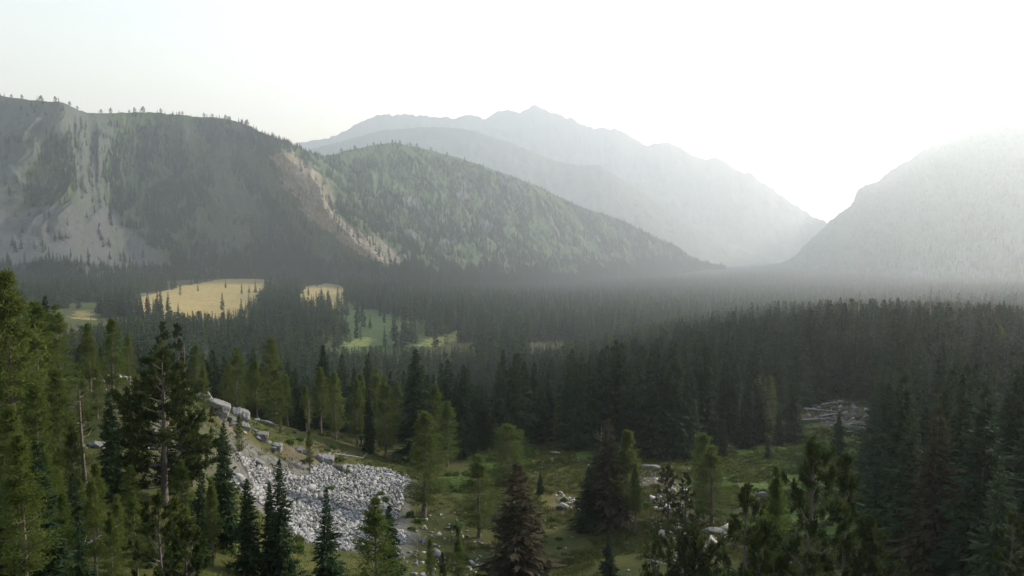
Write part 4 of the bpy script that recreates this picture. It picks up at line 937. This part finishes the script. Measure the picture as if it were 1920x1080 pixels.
# small round pines standing on the skyline of the long ridge
ridge_u = [8, 22, 40, 72, 78, 103, 110, 130, 146, 184, 190, 208, 222, 242, 252, 262, 268, 302, 310, 335, 342, 358, 382, 398, 412, 422, 430, 447, 455, 463, 476,
           640, 665, 690, 700, 735, 742, 750, 768, 775, 782, 808, 818, 838, 870, 905]
ns_, nt_m = MT_LEFT.U.shape; jc = int(np.argmin(np.abs(MT_LEFT.t - 1.0)))
ORD = 'first second third fourth fifth sixth seventh eighth ninth tenth eleventh twelfth thirteenth fourteenth fifteenth sixteenth seventeenth eighteenth nineteenth twentieth'.split()
ORD += ['twenty-' + q for q in ORD[:9]] + ['thirtieth', 'thirty-first', 'thirty-second', 'thirty-third']
n_ridge = sum(1 for u in ridge_u if u < 600)
for k, u in enumerate(ridge_u):
    i = int(np.argmin(np.abs(MT_LEFT.U[:, jc] - u))); p = MT_LEFT.P[i, jc]
    h = r1.uniform(8, 13.5) * (1.25 if u in (268, 398, 422, 463, 750, 768) else 1)
    pr = PINES[3] if k % 3 else FAR_SPRUCE[k % 2]
    e = plant(PI_, pr, p[0], p[1], h, f'{ORD[k]} tiny dark conifer from the left on the long ridge skyline' if u < 600 else f'{ORD[k - n_ridge]} tiny dark conifer from the left on the rounded hilltop',
              'conifers on the ridge skyline' if u < 600 else 'conifers on the rounded hilltop', wide=1.1)
    e.location.z = p[2] - 0.6

# ------------------------------------------------------------------ rocks
def hull(seed, n=5, sq=(1, 0.75, 0.5)):
    """an angular stone: a skewed block with knocked-off corners"""
    rng = np.random.default_rng(seed); bm = bmesh.new()
    P = np.array([[x, y, z] for x in (-1, 1) for y in (-1, 1) for z in (-1, 1)], float) * rng.uniform(0.55, 1.0, (8, 3))
    P = np.concatenate([P, rng.uniform(-1, 1, (n, 3)) * 0.95]); P[:, 0] += 0.35 * P[:, 2] * rng.normal(); P[:, 1] += 0.3 * P[:, 2] * rng.normal()
    for p in P: bm.verts.new(p * np.array(sq) * 0.5)
    r = bmesh.ops.convex_hull(bm, input=bm.verts)
    bmesh.ops.delete(bm, geom=[g for g in r['geom_interior'] if isinstance(g, bmesh.types.BMVert)], context='VERTS')
    bmesh.ops.triangulate(bm, faces=bm.faces)
    bm.verts.index_update()
    v = np.array([q.co[:] for q in bm.verts]); f = np.array([[q.index for q in t.verts] for t in bm.faces]); bm.free(); return v, f
HULLS = [hull(700 + k, 5, (1, r_, s_)) for k, (r_, s_) in enumerate([(0.75,0.5),(0.6,0.35),(0.9,0.6),(0.7,0.25),(0.5,0.45),(0.8,0.4),(0.65,0.55),(0.9,0.3),(0.55,0.3),(0.7,0.7)])]
HC = [mesh_np('fragment', v, f, M_CRAG) for v, f in HULLS]
HM = [mesh_np('stone', v, f, M_ROCK) for v, f in HULLS]; HT = [mesh_np('stone', v, f, M_TANROCK) for v, f in HULLS]
def eul(rx, ry, rz):
    cx, sx, c_y, sy, cz, sz = np.cos(rx), np.sin(rx), np.cos(ry), np.sin(ry), np.cos(rz), np.sin(rz)
    return np.stack([np.stack([c_y*cz, sx*sy*cz-cx*sz, cx*sy*cz+sx*sz], -1), np.stack([c_y*sz, sx*sy*sz+cx*cz, cx*sy*sz-sx*cz], -1), np.stack([-sy, sx*c_y, cx*c_y], -1)], -2)
def rubble_mesh(name, P, S, rng, mat):
    V, Fc, Tn, n = [], [], [], 0; hv = rng.integers(0, len(HULLS), len(P))
    for h in range(len(HULLS)):
        k = np.flatnonzero(hv == h)
        if not len(k): continue
        v, f = HULLS[h]; Rm = eul(rng.normal(0, 0.6, len(k)), rng.normal(0, 0.6, len(k)), rng.uniform(0, 6.28, len(k)))
        q = np.einsum('nij,vj->nvi', Rm, v) * S[k, None, None] + P[k, None]
        Fc.append((f[None] + (np.arange(len(k)) * len(v))[:, None, None] + n).reshape(-1, 3)); V.append(q.reshape(-1, 3)); Tn.append(np.repeat(rng.random(len(k)), len(v))); n += q.shape[0] * q.shape[1]
    me = mesh_np(name, np.concatenate(V), np.concatenate(Fc), mat)
    at = me.attributes.new('tone', 'FLOAT', 'POINT'); at.data.foreach_set('value', np.concatenate(Tn).astype(np.float32)); return me
def in_poly(poly, n, rng):
    lo, hi = poly.min(0), poly.max(0); q = rng.uniform(lo, hi, (n, 2)); return q[inside(q[:, 0], q[:, 1], poly)]
def rock_field(name, poly, n_big, n_small, size_big, label, cat, seed, meshes, mat, fray=4.0):
    rng = np.random.default_rng(seed); c = poly.mean(0); root = link(name, None, loc=(c[0], c[1], float(ground_z(c[0], c[1]))))
    tag(root, label, cat); org = np.array(root.location)
    def frayed(q):      # the margin frays out: patches thin towards it
        w = q + np.stack([fbm(q[:, 0] / 5, q[:, 1] / 5, seed, 3), fbm(q[:, 0] / 5, q[:, 1] / 5, seed + 9, 3)], 1) * fray
        c_ = poly.mean(0); k = 1.06 * (w - c_) + c_; return q[inside(k[:, 0], k[:, 1], poly)]
    q = frayed(in_poly(poly, n_big * 5, rng))[:n_big]; z = ground_z(q[:, 0], q[:, 1])
    for k in range(len(q)):
        s = size_big * (0.42 + 0.5 * rng.random() ** 1.6) * (1.8 if rng.random() < 0.10 else 1)
        o = link('stone', meshes[int(rng.integers(0, len(meshes)))], root, Vector((q[k, 0], q[k, 1], z[k] + 0.16 * s)) - root.location)
        o.rotation_euler = (rng.normal(0, 0.35), rng.normal(0, 0.35), rng.uniform(0, 6.28)); o.scale = (s, s, s * rng.uniform(0.8, 1.2))
    q = frayed(in_poly(poly, n_small * 4, rng))[:n_small]; z = ground_z(q[:, 0], q[:, 1]); S = size_big * (0.14 + 0.45 * rng.random(len(q)) ** 1.8)
    P = np.column_stack([q, z + 0.12 * S]) - org
    o = link('rubble', rubble_mesh('rubble', P, S, rng, mat), root); o['kind'] = 'stuff'
    return root
rock_field('rockslide', TALUS, 290, 13000, 1.15, 'pale grey slide of broken angular stones below the larch crest', 'rockslide', 801, HM, M_ROCK)
rock_field('boulder_slope', BOULDERS[0], 190, 1500, 1.5, 'pale boulders strewn down the spur behind the double pine', 'boulders', 802, HM, M_ROCK)
rock_field('scattered_stones', poly_ground([(770,960),(850,960),(905,1010),(900,1085),(700,1085),(700,1050),(770,1000)], 45, 330), 40, 160, 1.0, 'small pale stones strewn in grass below the slide', 'stones', 803, HM, M_ROCK)
rock_field('soil_stones', SOIL[0], 40, 260, 1.0, 'small tan stones on the bare brown soil bank', 'stones', 804, HT, M_TANROCK)
rock_field('meadow_stones', SOIL[2], 18, 90, 0.9, 'patch of tan stones on the meadow by the dark clump', 'stones', 805, HT, M_TANROCK)
rock_field('path_stones', SOIL[3], 18, 80, 0.8, 'pale stones on the bare track above the brown soil', 'stones', 806, HM, M_ROCK)
rock_field('pine_stones', poly_ground([(1215,935),(1250,930),(1260,965),(1225,965)], 45, 330), 14, 60, 0.9, 'grey stones around the foot of the bushy pine', 'stones', 807, HM, M_ROCK)
rock_field('upper_meadow_rubble', SOIL[4], 36, 200, 1.6, 'white weathered rubble at the head of the upper meadow', 'stones', 808, HM, M_ROCK)

def crag(seed, w, d, h, cuts=13):
    """a weathered outcrop block: cut by few large planes, stepped along joints, then roughened"""
    rng = np.random.default_rng(seed); bm = bmesh.new(); bmesh.ops.create_icosphere(bm, subdivisions=5, radius=1)
    V = np.array([q.co[:] for q in bm.verts]); nrm = rng.normal(0, 1, (cuts, 3)) * np.array([1, 1, 0.8])
    nrm = np.concatenate([nrm, np.eye(3), -np.eye(3)]) + rng.normal(0, 0.12, (cuts + 6, 3)); nrm /= np.linalg.norm(nrm, axis=1, keepdims=True)
    off = np.concatenate([rng.uniform(0.6, 0.95, cuts), rng.uniform(0.6, 0.85, 6)])
    dots = V @ nrm.T; rr = np.where(dots > 0.05, off / np.maximum(dots, 0.05), 9); r = np.min(rr, 1); face = np.argmin(rr, 1); V = V * np.minimum(r, 1.5)[:, None]
    q = V @ rng.normal(0, 1, (3, 2)) * 2.6                                   # joints: blocks stand a little proud of each other
    cell = _hash(np.floor(q[:, 0] + 0.2 * face), np.floor(q[:, 1] * 0.7), seed); V = V * (0.90 + 0.14 * cell)[:, None]
    V = V * (1 + 0.035 * fbm(V[:, 0] * 5 + seed, V[:, 1] * 5 + V[:, 2] * 4.3, seed, 4)[:, None])
    f = np.array([[q.index for q in t.verts] for t in bm.faces]); bm.free()
    return mesh_np('outcrop_block', V * np.array([w, d, h]) / 1.9, f, M_CRAG)
def outcrop(u, v, D, blocks, label, group='grey rock outcrops on the spur', name='rock_outcrop', seed=1):
    """main blocks as surveyed, and the pieces broken off round their feet"""
    p = place(u, v, D); x, y = float(p[0]), float(p[1]); root = link(name, None, loc=(x, y, float(ground_z(x, y)))); tag(root, label, 'rock', group); rng = np.random.default_rng(seed)
    for k, (dx, dy, w, d, h, rx, ry, rz, zo) in enumerate(blocks):
        if group.endswith('spur'): w, d, h, zo = w * 0.85, d * 0.85, h * 0.5, zo * 0.2
        zz = float(ground_z(x + dx, y + dy)) - root.location.z
        o = link('block', crag(seed * 10 + k, w, d, h), root, (dx, dy, zz + zo * 0.6)); o.rotation_euler = (rx, ry, rz)
        for j in range(5 if h > 1.5 else 2):
            a = rng.uniform(0, 6.28); r = rng.uniform(0.4, 0.85) * max(w, d); ex, ey = dx + r * math.cos(a), dy + r * math.sin(a); sz = rng.uniform(0.16, 0.38) * h
            o = link('fragment', HC[int(rng.integers(0, len(HC)))], root, (ex, ey, float(ground_z(x + ex, y + ey)) - root.location.z + 0.2 * sz)); o.scale = (sz * 1.5, sz * 1.2, sz); o.rotation_euler = (rng.normal(0, 0.5), rng.normal(0, 0.5), a)
outcrop(474, 822, 112, [(-2.2,1.5,3.6,3.5,6.2,0.1,0.35,0.3,1.4),(0.9,0.5,2.6,3.0,5.2,0.05,0.42,0.2,1.2),(-0.5,-1.5,2.2,1.6,2.6,0.2,0.2,0.6,0.7),(2.4,2.5,2.4,2.2,3.0,0.1,0.3,0.1,0.8)], 'steep cracked slabs leaning at the spur crest above brown soil', seed=91)
outcrop(408, 790, 106, [(0,0,4.5,4,6.5,0.0,0.3,0.2,1.2),(1.2,1.8,2.6,2.2,3.2,0,0.2,0.7,2.4),(-1.6,-1.5,2.6,2.2,3.4,0.2,0.1,0.4,0.9)], 'tall grey crag half hidden behind the double pine', seed=92)
outcrop(612, 862, 118, [(0,0,3.8,3.2,4.6,0.0,0.18,0.4,1.2),(-2.6,-0.6,2.4,2.0,2.8,0.1,-0.2,0.9,0.7),(-3.6,-1.6,1.5,1.2,1.7,0.1,0.1,0.2,0.4)], 'large split grey boulder standing just above the slide', seed=93)
outcrop(560, 852, 118, [(0,0,1.1,1.0,1.8,0,0.1,0.4,0.5)], 'single upright pale stone between slabs and split boulder', seed=94)
outcrop(500, 785, 130, [(0,0,3.2,2.4,3.2,0.1,0.3,0.2,0.6),(-1.8,0.4,2.0,1.6,2.2,0.1,0.2,0.5,0.5)], 'blocky pale rock behind the young light larch', seed=95)
outcrop(120, 955, 60, [(0,0,2.6,2.6,3.0,0.3,0.2,0.5,0.2),(1.3,0.8,1.8,1.8,2.0,0.2,0.3,0.1,0.2)], 'tan rock face in the gap below the snag', seed=96)
outcrop(185, 815, 80, [(0,0,2.4,2.0,1.5,0.2,0.4,0.5,0.3),(-1.4,-1.2,1.8,1.5,1.1,0.2,0.3,0.2,0.2)], 'whitish flat boulders beside the narrow black spruce', seed=97)
outcrop(1338, 990, 103, [(0,0,3.2,2.2,1.6,0.1,0.3,0.3,0.2),(1.6,-2.2,2.6,1.4,0.9,0.1,0.25,-0.3,0.15),(3.2,-3.6,2.2,1.1,0.7,0.1,0.3,-0.3,0.1)], 'pale rock hump with flat slabs on the soil bank', 'rocks in the near meadow', seed=98)
outcrop(1368, 1048, 78, [(0,0,3.6,1.6,1.3,0.05,0.05,0.1,0.1),(-1.9,0.4,1.5,1.2,0.9,0.1,0.1,0.7,0.2)], 'low grey rock at the bottom edge beside the small dark pine', 'rocks in the near meadow', seed=99)
outcrop(1622, 795, 205, [(0,0,6.5,2.4,1.9,0.0,0.06,0.05,0.3),(-4.5,-1.8,3.2,1.6,0.9,0.0,0.1,0.3,0.1)], 'long white-topped rock by the edge stand', 'rocks in the near meadow', seed=100)
outcrop(1222, 882, 146, [(0,0,4.5,1.6,1.0,0,0.05,0.1,0.1)], 'flat pale rock beside the bushy pine track', 'rocks in the near meadow', seed=101)
outcrop(1038, 864, 152, [(0,0,2.6,1.3,0.8,0,0.05,0.1,0.1)], 'small pale rock alone high on the meadow', 'rocks in the near meadow', seed=102)
outcrop(1428, 906, 130, [(0,0,2.2,1.5,1.2,0,0.05,0.1,0.2)], 'bluish grey rock in the lush green hollow', 'rocks in the near meadow', seed=103)

def log(u, v, D, L, rz, tilt, label, group, r=0.22, br=5):
    p = place(u, v, D); x, y = float(p[0]), float(p[1]); rng = np.random.default_rng(int(u + v))
    e = link('fallen_log', None, loc=(x, y, float(ground_z(x, y)) + r + 0.25)); e.rotation_euler = (0, tilt, rz); tag(e, label, 'log', group)
    s = np.linspace(-0.5, 0.5, 7); tb = Tubes(); tb.add(np.stack([s * L, 0.02 * L * np.sin(s * 5), 0 * s], 1), np.linspace(r, r * 0.35, 7), 7); link('trunk', tb.mesh('log_trunk', M_LOG), e)
    for k in range(br):
        lb = Tubes(); q = rng.uniform(-0.3, 0.5) * L; a = rng.uniform(0, 6.28); lb.add([(q, 0, 0), (q + rng.uniform(0.2, 0.7), math.cos(a) * rng.uniform(0.5, 1.2), abs(math.sin(a)) * 0.9)], [0.05, 0.012], 4)
        link('branch_stub', lb.mesh('branch_stub', M_LOG), e)
GLg = 'bleached fallen logs'
for a in [(1545,752,243,13,0.25,-0.10,'long bleached log lying atop the white rubble'),(1535,765,232,10,-0.35,0.04,'grey log crossing lower through the white rubble'),(1556,772,226,8,0.55,0.03,'short pale log on the near side of the white rubble'),(1528,778,220,7,0.1,-0.03,'stubby pale log at the near corner of the white rubble')]:
    log(*a, GLg)
log(648, 838, 124, 6, -0.3, 0.05, 'pale fallen log behind the split boulder', GLg)
log(405, 772, 108, 5, -0.8, 0.5, 'thin bare log propped on the tall crag', GLg, 0.14)
log(1235, 1025, 88, 2.6, -0.6, 0.03, 'short pale stick of wood on the brown soil', GLg, 0.09, 2)
log(120, 1035, 44, 6, 0.7, -0.4, 'pale bare pole leaning in the bottom corner larches', GLg, 0.09, 4)

# ------------------------------------------------------------------ ground cover
def tuft_mesh(name, seed, n, h, spread, mat, width=0.05):
    rng = np.random.default_rng(seed); a = rng.uniform(0, 6.28, n); b = np.stack([np.cos(a), np.sin(a), 0 * a], 1) * (rng.random(n) ** 0.7 * spread)[:, None]
    d = np.stack([np.cos(a) * 0.5, np.sin(a) * 0.5, np.ones(n)], 1) + rng.normal(0, 0.25, (n, 3)); L = h * rng.uniform(0.6, 1.2, n)
    v = rhombs(b, d, L, np.full(n, width) * rng.uniform(0.7, 1.3, n), rng.uniform(0, 3.14, n), rng); return mesh_np(name, v, quads_for(v), mat)
def bush_mesh(seed, n=420, mat=None):
    rng = np.random.default_rng(seed); q = rng.normal(0, 1, (n, 3)); q /= np.linalg.norm(q, axis=1, keepdims=True); q[:, 2] = np.abs(q[:, 2])
    lump = 0.75 + 0.35 * fbm(q[:, 0] * 2 + seed, q[:, 1] * 2 + q[:, 2], seed, 3); p = q * (lump * rng.uniform(0.6, 1.0, n) ** 0.5)[:, None] * np.array([0.8, 0.8, 0.7])
    L = rng.uniform(0.14, 0.3, n); v = rhombs(p, q + rng.normal(0, 0.5, (n, 3)), L, L * 0.6, rng.uniform(0, 3.14, n), rng); return mesh_np('bush_leaves', v, quads_for(v), mat or M_SHRUB)
BUSHES = [bush_mesh(900 + k) for k in range(3)]
TUFTS = [tuft_mesh('tuft', 910 + k, 14, 0.42, 0.30, M_GRASS) for k in range(3)]
rg = np.random.default_rng(77)
def bush(u, v, D, w, h, label, group='low leafy bushes in the lush hollow'):
    p = place(u, v, D); o = link('leafy_bush', BUSHES[int(rg.integers(0, 3))], loc=(p[0], p[1], float(ground_z(p[0], p[1])))); o.scale = (w / 1.6, w / 1.6, h / 0.75); o.rotation_euler[2] = rg.uniform(0, 6); tag(o, label, 'bush', group)
for a in [(1396,800,196,4.5,2.6,'yellow-green round bush under the forest wall'),(1400,940,100,5.0,2.2,'wide light green bush beside the close larches'),(1425,925,108,3.6,1.7,'second light green bush beyond the wide one'),
          (1610,850,165,5,2.0,'rounded green bush beside the column-like fir'),(1545,835,175,4,1.4,'leafy bush in the middle of the upper meadow'),(1500,860,165,4,1.5,'leafy bush at the edge of the upper meadow hollow')]: bush(*a)
def stuff_on(name, polys, n, protos, size, label, cat, seed, zoff=0.0):
    rng = np.random.default_rng(seed); q = np.concatenate([in_poly(p, n, rng) for p in polys]); k = fbm(q[:, 0] / 7, q[:, 1] / 7, seed, 3) > -0.15; q = q[k]
    s = size * rng.uniform(0.5, 1.4, len(q)); scatter(name, np.column_stack([q, ground_z(q[:, 0], q[:, 1]) + zoff]), s, s * rng.uniform(0.7, 1.2, len(q)), rng.uniform(0, 6.28, len(q)), rng.integers(0, len(protos), len(q)), protos, label, cat)
tuft_o = []
for k, (u, v, D) in enumerate([(1015,1010,99),(1060,900,134),(1340,1030,93)]):
    p = place(u, v, D); o = link('grass_tuft', TUFTS[k], loc=(p[0], p[1], float(ground_z(p[0], p[1])))); tag(o, ['tuft of dry grass below the meadow clump','tuft of grass high on the sunlit meadow','tuft of grass on the soil bank rim'][k], 'grass tuft', kind='thing'); tuft_o.append([o])
NEARSLOPE = np.array([(math.sin(a) * d, math.cos(a) * d) for a, d in [(math.radians(q), 42) for q in range(-36, 37, 6)] + [(math.radians(q), 170) for q in range(36, -37, -6)]])
stuff_on('meadow_grass', [MEADOW, MEADOW, NEARSLOPE], 32000, tuft_o, 1.0, 'short tufted grass over the near meadow', 'grass', 61)
bush_o = [[o] for o in COL.objects if o.name.startswith('leafy_bush')][:3]
stuff_on('shrubbery', [LUSH[0], LUSH[1], NEARSLOPE], 900, bush_o, 0.7, 'low green leafy ground cover in the lush hollow', 'shrubs', 62)
stone_o = [[o] for o in COL.objects if o.name.startswith('stone')][:6]
stuff_on('meadow_pebbles', [MEADOW], 800, stone_o, 0.42, 'small stones scattered through the meadow grass', 'stones', 63, 0.03)

# ------------------------------------------------------------------ the air: one closed box of even haze
def haze_box():
    m, nt = new_mat('valley_haze'); v = N(nt, 'ShaderNodeVolumePrincipled'); o = N(nt, 'ShaderNodeOutputMaterial')
    v.inputs['Color'].default_value = (0.85, 0.905, 0.96, 1); v.inputs['Density'].default_value = HAZE_DENSITY; v.inputs['Anisotropy'].default_value = HAZE_G
    v.inputs['Density Attribute'].default_value = ''; v.inputs['Color Attribute'].default_value = ''; v.inputs['Temperature Attribute'].default_value = ''
    nt.links.new(v.outputs[0], o.inputs['Volume'])
    lo, hi = np.array([-15600., -60., -760.]), np.array([15600., 15800., 2200.])
    c = np.array([[x, y, z] for x in (0, 1) for y in (0, 1) for z in (0, 1)]) * (hi - lo) + lo
    f = np.array([[0,1,3,2],[4,6,7,5],[0,4,5,1],[2,3,7,6],[0,2,6,4],[1,5,7,3]])
    b = link('haze', mesh_np('haze', c, f, m)); tag(b, 'pale sunlit haze filling the valley', 'haze', kind='stuff')
haze_box()
